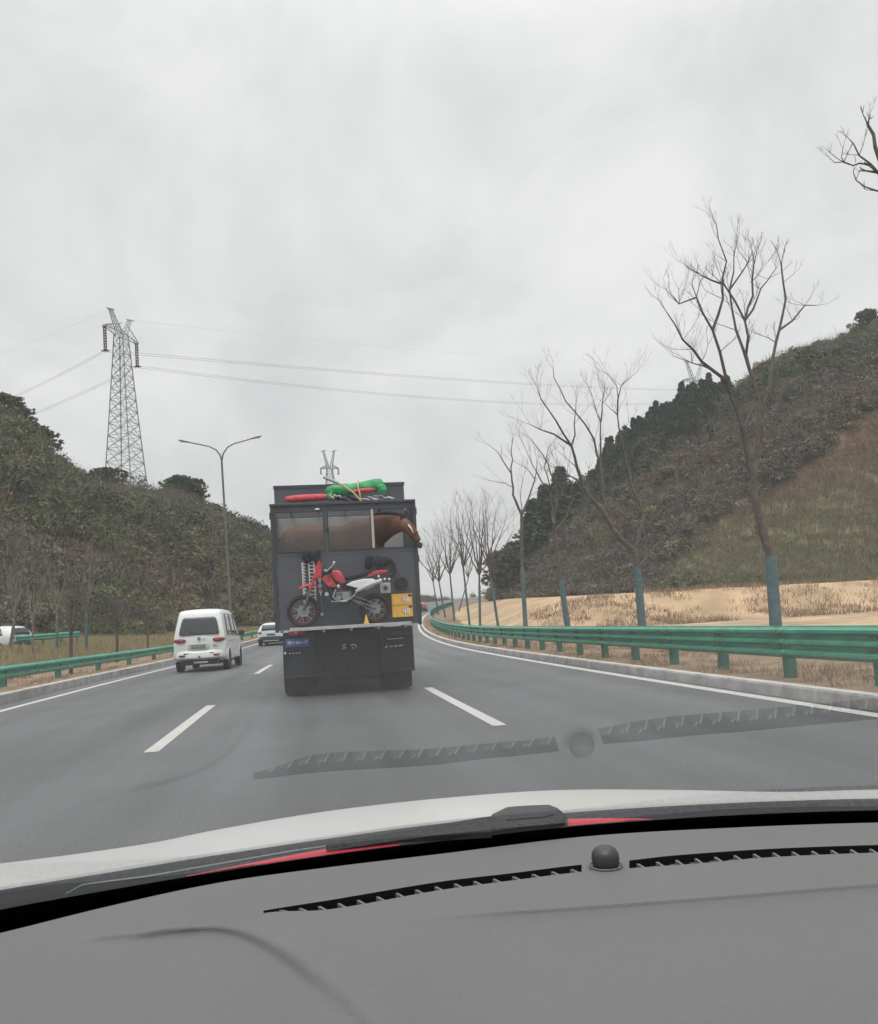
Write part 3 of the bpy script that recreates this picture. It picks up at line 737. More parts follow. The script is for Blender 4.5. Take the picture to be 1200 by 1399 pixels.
# ------------------------------------------------------------------ the horse in the rear bay
def horse():
    root = thing('horse', 'chestnut horse standing inside the truck, its head hanging out of the right rear window', 'horse', (tx(450), TD+.75, ZB+.06))
    mb = MB()
    def sec(lst, n=18):
        pts = [p for p, a, b in lst]; m = len(pts); v = []; f = []
        for i, (p, ra, rb) in enumerate(lst):
            t = (pts[min(i+1, m-1)]-pts[max(i-1, 0)]).normalized(); up = Vector((0, 0, 1)); side = t.cross(up)
            if side.length < .3: side = Vector((0, 1, 0)) - t*t.y
            side.normalize(); u = side.cross(t).normalized()
            for k in range(n): a = 2*math.pi*k/n; v.append(p+side*(ra*math.cos(a))+u*(rb*math.sin(a)))
        for i in range(m-1):
            for k in range(n): k2 = (k+1) % n; f.append((i*n+k, (i+1)*n+k, (i+1)*n+k2, i*n+k2))
        f.append(tuple(range(n))); f.append(tuple((m-1)*n+k for k in range(n))[::-1]); mb.add(v, f)
    hy = TD+.80
    def top(px, py, r, d=hy): p = T(px, py, d); p.z -= r; return p
    sec([(top(380, 743, .10), .08, .10), (top(383, 735, .22), .18, .22), (top(389, 728, .31), .27, .31), (top(399, 721.5, .37), .30, .37), (top(412, 717, .40), .31, .40), (top(428, 716, .40), .30, .40), (top(445, 717.5, .39), .31, .39),
         (top(462, 719, .39), .32, .39), (top(478, 714.5, .42), .31, .42), (top(492, 708.5, .44), .28, .44), (top(506, 706.5, .42), .25, .42), (top(517, 708, .34), .20, .34)])
    # neck arching forward and out of the window
    N_ = [(506, 704, .34, .20, TD+.80), (516, 702, .31, .17, TD+.70), (526, 701, .255, .14, TD+.50), (536, 701.5, .20, .12, TD+.28), (544, 703, .165, .105, TD+.12), (550, 705, .14, .095, TD+.0)]
    sec([(top(px, py+1, r, d), ra, r) for px, py, r, ra, d in N_])
    # head : poll, cheek, face, muzzle
    Hd = [(549, 714, .12, .085, TD-.02), (555.5, 719, .125, .10, TD-.08), (561.5, 725, .108, .085, TD-.10), (567.5, 732.5, .08, .065, TD-.11), (571.5, 739, .066, .058, TD-.12), (573.5, 743.5, .062, .058, TD-.12), (574.5, 747.5, .035, .04, TD-.12)]
    sec([(T(px, py, d), ra, r) for px, py, r, ra, d in Hd])
    fl = ZB+.06
    for px, dy, bend in ((398, -.16, .05), (405, .16, .05), (500, -.15, -.02), (508, .15, -.02)):
        x = tx(px); yb = hy+dy
        sec([(Vector((x, yb, tz(735))), .14, .17), (Vector((x+bend*.6, yb, tz(758))), .10, .11), (Vector((x-bend, yb, fl+.62)), .06, .065), (Vector((x-bend*.6, yb, fl+.35)), .04, .045), (Vector((x-bend*.4, yb, fl+.14)), .045, .045), (Vector((x-bend*.2, yb, fl+.0)), .07, .07)])
    o = obj('body', mb, M['horse'], root)
    rmd = o.modifiers.new('r', 'REMESH'); rmd.mode = 'VOXEL'; rmd.voxel_size = .022
    s = o.modifiers.new('s', 'SMOOTH'); s.iterations = 6; s.factor = .6
    C.view_layer.update(); me = D.meshes.new_from_object(o.evaluated_get(C.evaluated_depsgraph_get())); o.modifiers.clear(); o.data = me; me.shade_smooth()
    # part meshes
    for px, py, d, lx in ((549.5, 709, TD-.07, -.02), (552.5, 710.5, TD+.05, .02)):
        e = MB(); p = T(px, py, d); e.tube([p, p+Vector((lx*.4, 0, .06)), p+Vector((lx, 0, .10)), p+Vector((lx*1.3, 0, .14))], [.032, .034, .022, .003], 10, flat=.6); obj('ear', e, M['mane'], root, smooth=True)
    mn = MB(); rows = []
    for px, py, r, ra, d in N_:
        p = T(px, py-1, d); rows.append([p+Vector((-.02, -.03, -.02)), p+Vector((0, 0, .022)), p+Vector((.0, .05, -.02)), p+Vector((.0, .09, -.12+.03*random.random()))])
    mn.grid(rows); mo = obj('mane', mn, M['mane'], root, smooth=True); q = mo.modifiers.new('t', 'SOLIDIFY'); q.thickness = .012
    b = MB(); rows = []
    for px, py, r, ra, d in [(556.5, 714.5, 0, 0, TD-.14), (559, 717.5, 0, 0, TD-.17), (562, 722, 0, 0, TD-.18), (565.5, 728, 0, 0, TD-.17)]:
        p = T(px, py, d); rows.append(p)
    b.tube(rows, [.012, .032, .028, .008], 8, flat=.5); obj('blaze', b, M['blaze'], root, smooth=True)
    ey = MB(); ey.ell(T(559.3, 722.5, TD-.185), (.018, .014, .018), 12, 8); obj('eye', ey, M['mane'], root, smooth=True)
    ns = MB(); ns.ell(T(574, 742.5, TD-.175), (.014, .010, .018), 10, 8); obj('nostril', ns, M['mane'], root, smooth=True)
    mz = MB(); mz.ell(T(573.8, 745, TD-.12), (.055, .062, .058), 16, 10); obj('muzzle', mz, M['muzzle'], root, smooth=True)
    tl = MB(); p = T(386, 735, hy); tl.tube([p, p+Vector((-.05, 0, -.02)), p+Vector((-.07, 0, -.35)), p+Vector((-.05, 0, -.8))], [.03, .05, .07, .02], 8); obj('tail', tl, M['mane'], root, smooth=True)
    # halter
    h_ = MB()
    for c, rr in (((566, 730.5), .10),):
        p = T(*c, TD-.11); tdir = (T(571.5, 739, TD-.12)-T(561.5, 725, TD-.10)).normalized(); a = tdir.cross(Vector((0, 1, 0))).normalized()
        h_.tube([p+(a*math.cos(t)*.098+Vector((0, 1, 0))*math.sin(t)*.085) for t in np.linspace(0, 2*math.pi, 21)[:-1]], .007, 6, closed=True)
    obj('halter', h_, M['mane'], root)
horse()
# ------------------------------------------------------------------ motocross bike on the carrier plank
def bike():
    BD = 14.64
    def B(px, py, dy=0): return T(px, py, BD+dy)
    root = thing('motorcycle', 'red and white off-road motorcycle carried crosswise on the back of the truck', 'motorcycle', (tx(465), BD, z1))
    for c, r, rr in (((414.6, 832.5), .283, 1), ((512.8, 830.5), .262, 2)):
        c = B(*c); c.z = z1+r+.012
        w_ = MB(); w_.torus(c, r-.035, .036 if rr == 1 else .045, 44, 10)
        nk = 44
        for k in range(nk):
            a = 2*math.pi*k/nk; q = c+Vector((math.cos(a), 0, math.sin(a)))*(r-.002)
            w_.box(q.x-.009, q.x+.009, q.y-.03, q.y+.03, q.z-.009, q.z+.009, Matrix.Rotation(-a, 3, 'Y'))
        wo_ = obj('wheel', w_, M['rubber'], root, smooth=True)
        rm = MB(); rm.torus(c, r-.076, .014, 44, 8); obj('rim', rm, M['redrim'], wo_, smooth=True)
        sp = MB()
        for k in range(16):
            a = 2*math.pi*k/16; b = a+.35*(1 if k % 2 else -1)
            sp.tube([c+Vector((math.cos(a)*.03, .03*(1 if k % 2 else -1), math.sin(a)*.03)), c+Vector((math.cos(b), 0, math.sin(b)))*(r-.08)], .0042, 4)
        obj('spokes', sp, M['chrome'], wo_)
        hb = MB(); hb.cyl(c+Vector((0, -.06, 0)), c+Vector((0, .06, 0)), .035, 14); hb.cyl(c+Vector((0, -.05, 0)), c+Vector((0, -.042, 0)), .10 if rr == 1 else .085, 24); obj('hub', hb, M['steel'], wo_, smooth=True)
        if rr == 1: fc = c
        else: rc = c
    for s in (-1, 1):
        y = .09*s
        f_ = MB(); f_.tube([fc+Vector((0, y, 0)), B(424, 806, y)], .024, 10); fo = obj('fork_leg', f_, M['engine'], root, smooth=True)
        f_ = MB(); f_.tube([B(423, 809, y), B(429.5, 790, y), B(437, 766.5, y)], [.02, .026, .024], 10); obj('upper_fork', f_, M['red'], fo, smooth=True)
    fm = MB()   # mudguard, high
    rows = []
    for px, py in ((408, 804), (415, 800), (424, 798), (433, 800), (440, 805)):
        p = B(px, py); rows.append([p+Vector((0, -.06, -.02)), p+Vector((0, 0, .012)), p+Vector((0, .06, -.02))])
    fm.grid(rows); o = obj('front_mudguard', fm, M['redsoft'], root, smooth=True); o.modifiers.new('t', 'SOLIDIFY').thickness = .006
    nb = MB(); nb.prism([(B(431, 773).x, B(431, 773).z), (B(440, 771).x, B(440, 771).z), (B(439, 790).x, B(439, 790).z), (B(430, 791).x, B(430, 791).z)], BD-.11, BD-.10); obj('number_board', nb, M['redsoft'], root, bevel=.004)
    hbm = MB(); hbm.tube([B(444, 779, -.36), B(443, 774, -.24), B(441, 772, -.1), B(440, 771, 0), B(441, 772, .1), B(444, 775, .24)], .014, 8); hb_ = obj('handlebar', hbm, M['black'], root, smooth=True)
    gr_ = MB(); gr_.tube([B(447, 780, -.40), B(444, 779, -.36)], .02, 8); gr_.tube([B(447, 780, -.36), B(453, 774, -.3), B(456.5, 769.5, -.26)], .006, 6); gr_.ell(B(456.6, 768.8, -.26), (.022, .012, .024), 12, 8); obj('lever', gr_, M['chrome'], hb_, smooth=True)
    bl = MB(); bl.ell(B(449, 779, -.2), (.07, .05, .07), 12, 8); obj('instrument', bl, M['black'], root, smooth=True)
    def shape(name, pts, y0, y1, m, bev=.012):
        mb = MB(); mb.prism([(B(*p).x, B(*p).z) for p in pts], BD+y0, BD+y1); return obj(name, mb, m, root, bevel=bev, seg=2, smooth=True)
    shape('frame_plate', [(441, 792), (450, 800), (462, 822), (480, 822), (488, 808), (500, 796), (498, 792), (470, 798), (452, 786)], -.05, .05, M['black'])
    fr_ = MB()
    for s in (-.08, .08):
        fr_.tube([B(438, 776, s), B(447, 800, s), B(455, 819, s), B(466, 824, s), B(480, 821, s)], .016, 8); fr_.tube([B(440, 782, s), B(462, 790, s), B(478, 797, s), B(482, 818, s)], .016, 8); fr_.tube([B(476, 796, s), B(500, 790, s), B(516, 785, s)], .012, 8)
    obj('frame', fr_, M['black'], root, smooth=True)
    shape('radiator_shroud', [(440, 790), (446, 786.5), (451, 786), (454, 792), (460, 801), (456, 803.5), (447, 801), (443, 796)], -.135, -.075, M['redsoft'])
    shape('fuel_tank', [(452, 781), (458, 779), (466, 781), (469, 788), (473, 796), (467, 799), (458, 794), (453, 788)], -.11, .11, M['redsoft'], .03)
    shape('seat', [(466, 791), (476, 793), (492, 789), (508, 784), (509, 781), (496, 783), (480, 787), (468, 788)], -.075, .075, M['soft'], .02)
    shape('side_panel', [(472, 799.5), (481, 795), (496, 791.5), (508, 791), (514, 793.5), (514.5, 798), (510, 802), (501, 806), (493, 805.5), (482, 802.5)], -.12, -.085, M['white'], .012)
    shape('rear_mudguard', [(502, 785.5), (511, 781), (522, 779.2), (530, 779.6), (530, 781.5), (520, 784.5), (508, 789), (501, 790)], -.07, .07, M['red'], .012)
    e = MB(); c = B(468, 813); e.box(c.x-.14, c.x+.16, c.y-.11, c.y+.11, c.z-.10, c.z+.06); eo = obj('engine', e, M['engine'], root, bevel=.03, seg=3)
    e = MB(); c = B(462, 803); 
    for k in range(5): e.box(c.x-.07, c.x+.07, c.y-.075, c.y+.075, c.z-.06+k*.028, c.z-.045+k*.028)
    obj('cylinder_fins', e, M['engine'], eo)
    e = MB(); c = B(473, 815, -.13); e.cyl(c, c+Vector((0, .03, 0)), .07, 20); e.cyl(B(463, 817, -.13), B(463, 817, -.1), .045, 16); obj('engine_cover', e, M['steel'], eo, bevel=.006)
    e = MB(); e.cyl(B(446.5, 811.5, -.11), B(446.5, 811.5, .02), .035, 14); e.ell(B(462.5, 801.5, -.13), (.03, .02, .035), 12, 8); obj('horn', e, M['chrome'], root, smooth=True)
    e = MB(); e.tube([B(459, 806, -.12), B(455, 815, -.13), B(461, 822, -.13), B(476, 820, -.13), B(486, 812, -.12), B(487, 806, -.11)], .017, 10); eo2 = obj('exhaust', e, M['steel'], root, smooth=True)
    e = MB(); e.tube([B(487, 808, -.11), B(506, 799, -.13), B(522, 793, -.13)], [.03, .045, .04], 12); obj('silencer', e, M['alu'], eo2, smooth=True)
    sw = MB()
    for s in (-.075, .075): sw.tube([B(480, 819, s), rc+Vector((0, s, 0))], .02, 8)
    sw.tube([B(484, 818, 0), B(493, 800, 0)], .035, 10); obj('swingarm', sw, M['engine'], root, smooth=True)
    ch = MB(); ch.torus(rc+Vector((0, -.07, 0)), .085, .007, 28, 6); ch.tube([rc+Vector((0, -.07, .085)), B(482, 813, -.09)], .007, 5); ch.tube([rc+Vector((0, -.07, -.085)), B(482, 820, -.09)], .007, 5); obj('chain', ch, M['steel'], root)
    ft = MB(); ft.tube([B(470, 821, -.22), B(477, 821, -.05)], .012, 6); ft.box(B(468, 0).x if 0 else B(470, 822, -.2).x-.05, B(470, 822, -.2).x+.05, BD-.26, BD-.20, B(470, 822).z-.012, B(470, 822).z+.012); obj('foot_peg', ft, M['chrome'], root)
    gd = MB(); gd.tube([B(453, 821.5, -.1), B(460, 822.5, -.1), B(468, 822, -.1)], .010, 6); obj('skid_bar', gd, M['chrome'], root)
    for k, (px, py) in enumerate(((517.5, 787.5), (525.8, 791.2), (532, 791.4))):
        l_ = MB(); l_.ell(B(px, py, -.08), (.022, .02, .022), 12, 8); l_.tube([B(px, py, -.07), B(px, py, .2)], .006, 5); obj('tail_lamp', l_, M['white'], root, smooth=True)
bike()
# ------------------------------------------------------------------ gear tied to the back wall
def wallthing(name, label, cat, px, py, group=None): return thing(name, label, cat, T(px, py, TD-.03), group)
t = wallthing('climbing_strip', 'white toothed vertical strip on the truck wall, left of the ladder', 'strip', 414, 812)
s = MB(); pts = []
a = T(413.6, 768, TD-.05); b = T(416.6, 824, TD-.05)
s.tube([a+Vector((-.012, 0, 0)), b+Vector((-.012, 0, 0))], .013, 6); obj('rail', s, M['offwhite'], t)
s = MB()
for k in range(13):
    u = (k+.5)/13; p = a.lerp(b, u); s.add([p+Vector((-.0, -.01, .028)), p+Vector((.055, -.01, -.02)), p+Vector((0, -.01, -.02)), p+Vector((0, .02, .028)), p+Vector((.055, .02, -.02)), p+Vector((0, .02, -.02))], [(0, 1, 2), (3, 5, 4), (0, 3, 4, 1), (1, 4, 5, 2), (2, 5, 3, 0)])
obj('teeth', s, M['offwhite'], t)
t = wallthing('ladder', 'narrow white ladder with thin rungs hanging behind the motorcycle fork', 'ladder', 425, 812)
a0, b0 = T(421.8, 768, TD-.05), T(424.6, 822, TD-.05); a1, b1 = T(429, 768, TD-.05), T(431.8, 822, TD-.05)
for p, q in ((a0, b0), (a1, b1)): s = MB(); s.tube([p, q], .012, 6); obj('rail', s, M['offwhite'], t)
for k in range(12):
    u = k/11; s = MB(); s.tube([a0.lerp(b0, u), a1.lerp(b1, u)], .011, 6); obj('rung', s, M['offwhite'], t)
t = wallthing('rope_ladder', 'thin pale chain with dark gaps hanging to the plank, right of the ladder', 'chain', 438, 840)
s = MB(); a, b = T(435.5, 768, TD-.05), T(438.5, 812, TD-.05)
for k in range(12):
    p = a.lerp(b, k/11); s.torus(p, .021, .009, 12, 6, 'y' if k % 2 == 0 else 'x')
obj('links', s, M['offwhite'], t, smooth=True)
s = MB(); s.tube([b+Vector((0, 0, -.02)), T(440, 828, TD-.04), T(440.5, 838, TD-.04)], .012, 6); obj('cord', s, M['teal'], t)
s = MB(); s.ell(T(440, 839.5, TD-.05), (.03, .02, .03), 10, 8); obj('hook', s, M['alu'], t, smooth=True)
for px, lab in ((418.5, 'black glove-like pouch hanging at the top of the toothed strip'), (431.5, 'black pouch hanging at the top of the pale chain')):
    t = MB(); c = T(px, 759, TD-.07); ORG['_next'] = Vector(c)
    t.ell(c, (.085, .05, .10), 16, 12); t.ell(c+Vector((.02, 0, -.08)), (.07, .045, .06), 12, 8); t.ell(c+Vector((-.05, 0, .05)), (.035, .03, .05), 10, 8); t.ell(c+Vector((.04, 0, .07)), (.03, .03, .045), 10, 8)
    o = obj('pouch', t, M['soft'], smooth=True); o.location = ORG['_next']; ORG['_next'] = Vector(); tag(o, lab, 'pouch')
    rmd = o.modifiers.new('r', 'REMESH'); rmd.mode = 'VOXEL'; rmd.voxel_size = .012
def one(name, mb, m, label, cat, loc, **k):
    ORG['_next'] = Vector(loc); o = obj(name, mb, m, None, **k); o.location = loc; ORG['_next'] = Vector(); ORG[o.name] = Vector(loc); return tag(o, label, cat)
t = MB(); c = T(504.5, 768, TD-.09); t.ell(c, (.075, .06, .13), 16, 12); t.ell(c+Vector((.03, 0, .07)), (.06, .05, .06)); t.ell(c+Vector((-.03, 0, -.06)), (.06, .05, .06))
o = one('bag', t, M['soft'], 'small black bag on the truck wall above the motorcycle rear mudguard', 'bag', c, smooth=True); q = o.modifiers.new('r', 'REMESH'); q.mode = 'VOXEL'; q.voxel_size = .012
t = thing('coiled_tyre', 'black coiled tyre with lumpy cover on the truck wall, right of the small bag', 'tyre', T(526, 775, TD-.09))
s = MB(); c = T(526, 776, TD-.08); s.torus(c, .175, .035, 30, 8, 'y', -1.1, 2.6); obj('ring', s, M['rubber'], t, smooth=True)
s = MB(); c = T(520, 768, TD-.09); s.ell(c, (.11, .05, .10)); s.ell(c+Vector((.09, 0, .01)), (.09, .045, .07)); s.ell(c+Vector((-.04, 0, .08)), (.05, .04, .04)); o = obj('cover', s, M['soft'], t, smooth=True); q = o.modifiers.new('r', 'REMESH'); q.mode = 'VOXEL'; q.voxel_size = .012
t = MB(); c = T(548.5, 797, TD-.05); t.cyl(c+Vector((0, -.02, 0)), c+Vector((0, .045, 0)), .118, 32); t.torus(c+Vector((0, -.02, 0)), .10, .012, 32, 8); t.torus(c+Vector((0, -.02, 0)), .05, .01, 24, 6)
one('round_vent', t, M['black'], 'round black cap on the truck wall just above the yellow boxes', 'cap', c, bevel=.004)
t = thing('speaker_box', 'small square silver box with dark round middle, left of the yellow boxes', 'box', T(526.5, 803.5, TD-.06))
c = T(526.5, 803.5, TD-.06); s = MB(); s.box(c.x-.095, c.x+.095, c.y-.04, c.y+.055, c.z-.095, c.z+.095); obj('case', s, M['alu'], t, bevel=.01)
s = MB(); s.cyl(c+Vector((0, -.05, 0)), c+Vector((0, -.042, 0)), .055, 24); obj('dial', s, M['steel'], t); s = MB(); s.cyl(c+Vector((0, -.056, 0)), c+Vector((0, -.051, 0)), .03, 20); obj('dial_centre', s, M['black'], t)
for k, (ya, yb, lab) in enumerate(((811.5, 826.3, 'upper yellow box with white and black lettering on the truck wall'), (827, 843, 'lower yellow box with white lettering, resting near the plank'))):
    c = T(549.5, (ya+yb)/2, TD-.1); x0, x1 = T(535.5, 827, TD-.1).x, T(563.5, 826, TD-.1).x; z0, zz1 = T(550, yb, TD-.1).z, T(550, ya, TD-.1).z
    t = thing('yellow_box', lab, 'box', (c.x, TD-.06, z0))
    s = MB(); s.box(x0, x1, TD-.14, TD-.002, z0, zz1); bo = obj('case', s, M['yellow'], t, bevel=.008)
    text_mesh('lettering', '48', .165, (x0+.245, TD-.142, (z0+zz1)/2-.01), t, M['black'], yoff=-.001)
    text_mesh('lettering', '48', .15, (x0+.252, TD-.147, (z0+zz1)/2-.008), t, M['white'], yoff=-.002)
    s = MB(); s.box(x0+.30, x0+.365, TD-.150, TD-.141, zz1-.05, zz1-.012); obj('latch', s, M['darkred'], t, bevel=.003)
    s = MB(); s.box(x0-.006, x1+.006, TD-.146, TD-.0025, zz1-.012, zz1+.003); obj('lid', s, M['yellow'], t, bevel=.003)
t = MB(); c = T(501, 851.5, 14.5); t.tube([c, c+Vector((0, 0, .03)), c+Vector((0, 0, .15))], [.045, .038, .008], 14); t.box(c.x-.055, c.x+.055, c.y-.055, c.y+.055, c.z-.012, c.z+.0)
one('small_cone', t, M['yellow'], 'tiny pale yellow cone standing on the plank by the rear tyre', 'cone', c)
# ------------------------------------------------------------------ luggage on the roof edge
RD = TD+.10
rk = MB()
for px in (400, 440, 480, 530): rk.box(tx(px)-.02, tx(px)+.02, TD+.06, BAY+.05, ZT+.005, ZT+.05)
obj('roof_bars', rk, M['truckdark'], truck)
t = MB(); pts = [T(389.5, 682.6, RD), T(392, 682.1, RD), T(400, 681.5, RD), T(420, 680.3, RD), T(440, 679.2, RD), T(446.5, 679, RD), T(448, 679, RD)]
t.tube(pts, [.02, .05, .062, .066, .062, .05, .02], 14); one('red_roll', t, M['redsoft'], 'slim red rolled bag lying on the left of the truck roof edge', 'roll', pts[0], smooth=True)
t = MB(); pts = [T(445, 672.5, RD+.1), T(448, 671.5, RD+.1), T(458, 670, RD+.1), T(472, 669.5, RD+.1), T(485, 668, RD+.1), T(500, 665.5, RD+.1), T(514, 663, RD+.1), T(521, 662, RD+.1), T(524, 662, RD+.1)]
t.tube(pts, [.03, .085, .105, .11, .11, .118, .125, .12, .05], 16); t.tube([T(521, 664, RD+.02), T(523, 670, RD), T(522, 676, RD)], [.09, .08, .03], 10)
t.tube([T(449, 676, RD+.02), T(452, 681, RD), T(455, 684, RD)], [.08, .06, .03], 10)
o = one('green_roll', t, M['green'], 'thick bright green roll strapped on top of the truck roof edge', 'roll', pts[0], smooth=True); q = o.modifiers.new('r', 'REMESH'); q.mode = 'VOXEL'; q.voxel_size = .015
t = MB(); pts = [T(480, 672.5, RD-.04), T(490, 671, RD-.05), T(503, 669.6, RD-.05), T(512, 668.6, RD-.04)]; t.tube(pts, [.025, .045, .042, .02], 10)
one('red_bundle', t, M['red'], 'small red bundle squeezed under the green roll', 'bundle', pts[0], smooth=True)
def crumple(label, name, c, size, m, n=9, flat=.5, seed=1, cat='tarp'):
    random.seed(seed); t = MB()
    for k in range(n):
        u = (k+.5)/n-.5; p = c+Vector((u*size[0], random.uniform(-.5, .5)*size[1], random.uniform(-.4, .4)*size[2]))
        t.tube([p+Vector((-size[0]*.12, 0, .02)), p+Vector((0, 0, random.uniform(-.02, .03))), p+Vector((size[0]*.14, 0, -.02))], [.02, .045, .015], 7, flat=flat)
    return one(name, t, m, label, cat, c, smooth=True)
crumple('crumpled silver-grey tarp under the right end of the green roll', 'silver_tarp', T(516, 680.5, RD-.03), (.55, .12, .08), M['tarp'], 12, .6, 4)
crumple('black folded cover under the left half of the green roll', 'black_cover', T(472, 682, RD-.02), (.5, .12, .06), M['soft'], 10, .6, 5, 'cover')
crumple('crumpled white plastic sheet between the red roll and the green roll', 'white_sheet', T(458, 678.5, RD-.05), (.22, .08, .07), M['offwhite'], 5, .6, 6, 'sheet')
t = MB(); pts = [T(442.5, 652, RD-.02), T(452, 655.5, RD-.08), T(467, 662, RD-.12), T(482, 672, RD-.13), T(494, 685, RD-.10)]
t.tube(pts[:3], [.018, .022, .020], 8); t.tube(pts[2:], [.02, .018, .016], 8); one('wooden_pole', t, M['strap'], 'long thin pole leaning over the green roll, dark tip pointing left', 'pole', pts[0], smooth=True)
t = MB(); t.tube([T(442, 651.8, RD-.03), T(449, 654.4, RD-.06), T(462, 659.8, RD-.11)], [.024, .03, .026], 8); o = obj('tip', t, M['steel'], D.objects['wooden_pole'], smooth=True)
t = MB(); t.tube([T(490, 657, RD+.02), T(489, 664, RD-.10), T(492, 675, RD-.12), T(493.5, 687, RD-.08)], .014, 6); one('tan_strap', t, M['strap'], 'tan lashing strap running down over the green roll', 'strap', T(490, 657, RD))
# ------------------------------------------------------------------ cars
def ringpts(z0, zb, zr, w0, wb, wr, n=6):
    c = [(0, z0), (w0*.8, z0), (w0, z0+.10), (wb*1.0, (z0+zb)*.5), (wb*.985, zb), ((wb+wr)/2*.985, (zb+zr)/2+.03), (wr, zr-.10), (wr*.86, zr-.025), (wr*.5, zr), (0, zr+.012)]
    out = []
    for i in range(len(c)-1):
        p0 = c[max(i-1, 0)]; p1 = c[i]; p2 = c[i+1]; p3 = c[min(i+2, len(c)-1)]
        for k in range(3):
            s = k/3; f = lambda a, b, cc, d: .5*((2*b)+(-a+cc)*s+(2*a-5*b+4*cc-d)*s*s+(-a+3*b-3*cc+d)*s**3)
            out.append((f(p0[0], p1[0], p2[0], p3[0]), f(p0[1], p1[1], p2[1], p3[1])))
    out.append(c[-1]); return out
def carbody(st, rake):
    """st: stations (y, z0, zbelt, zroof, w0, wbelt, wroof); rake(z) shifts the tail"""
    R_ = [ringpts(*s[1:]) for s in st]; n = len(R_[0]); L_ = []
    for s, r in zip(st, R_):
        k = 1-min(1, max(0, s[0]/st[3][0])); right = [Vector((x, s[0]+rake(z)*k, z)) for x, z in r]
        left = [Vector((-p.x, p.y, p.z)) for p in right[::-1]][1:-1]; L_.append(right+left)
    m = len(L_[0]); mb = MB(); v = [p for r in L_ for p in r]; f = []
    for i in range(len(L_)-1):
        for k in range(m): f.append((i*m+k, (i+1)*m+k, (i+1)*m+(k+1) % m, i*m+(k+1) % m))
    mb.add(v, f)
    for base in (0, (len(L_)-1)*m):
        r = L_[base//m]; mid = [Vector((0, p.y+(-.05 if base == 0 else .05)*math.sin(math.pi*i/(n-1)), p.z)) for i, p in enumerate(r[:n])]
        vv = r[:n]+mid; ff = [(i, i+1, n+i+1, n+i) for i in range(n-1)]; mb.add(vv, ff); vv2 = [Vector((-p.x, p.y, p.z)) for p in vv]; mb.add(vv2, [q[::-1] for q in ff])
    def surf(y, u, off=.006):     # u 0..1 up the right side
        ys = [s[0] for s in st]; i = max(0, min(len(ys)-2, int(np.searchsorted(ys, y))-1)); a = (y-ys[i])/(ys[i+1]-ys[i]); q = u*(n-1); j = int(min(q, n-2)); b = q-j
        P = lambda ii, jj: L_[ii][jj]
        return (P(i, j)*(1-a)+P(i+1, j)*a)*(1-b)+(P(i, j+1)*(1-a)+P(i+1, j+1)*a)*b+Vector((off, 0, off*.3))
    return mb, surf
def sidepatch(surf, y0, y1, y0t, y1t, u0, u1, sg, off=.008):
    mb = MB(); rows = []
    for i in range(6):
        a = i/5; u = u0+(u1-u0)*a; yy0 = y0+(y0t-y0)*a; yy1 = y1+(y1t-y1)*a; r = []
        for j in range(8): p = surf(yy0+(yy1-yy0)*j/7, u, off); r.append(Vector((p.x*sg, p.y, p.z)))
        rows.append(r)
    mb.grid(rows); return mb
def rearpatch(zx, rake, off=.06, bulge=.05):
    """zx: list of (z, halfwidth[, x centre]) rows; follows the raked tail"""
    rows = []
    for z, hw, *c in zx:
        c = c[0] if c else 0; rows.append([Vector((c+hw*k/6, rake(z)-off-bulge*math.cos(min(1, abs((c+hw*k/6)/.9))*math.pi/2)*0, z)) for k in range(-6, 7)])
    mb = MB(); mb.grid(rows); return mb
def slab(name, mb, m, parent, t=.02, **k):
    o = obj(name, mb, m, parent, smooth=True, **k); q = o.modifiers.new('t', 'SOLIDIFY'); q.thickness = t; q.offset = 0; return o
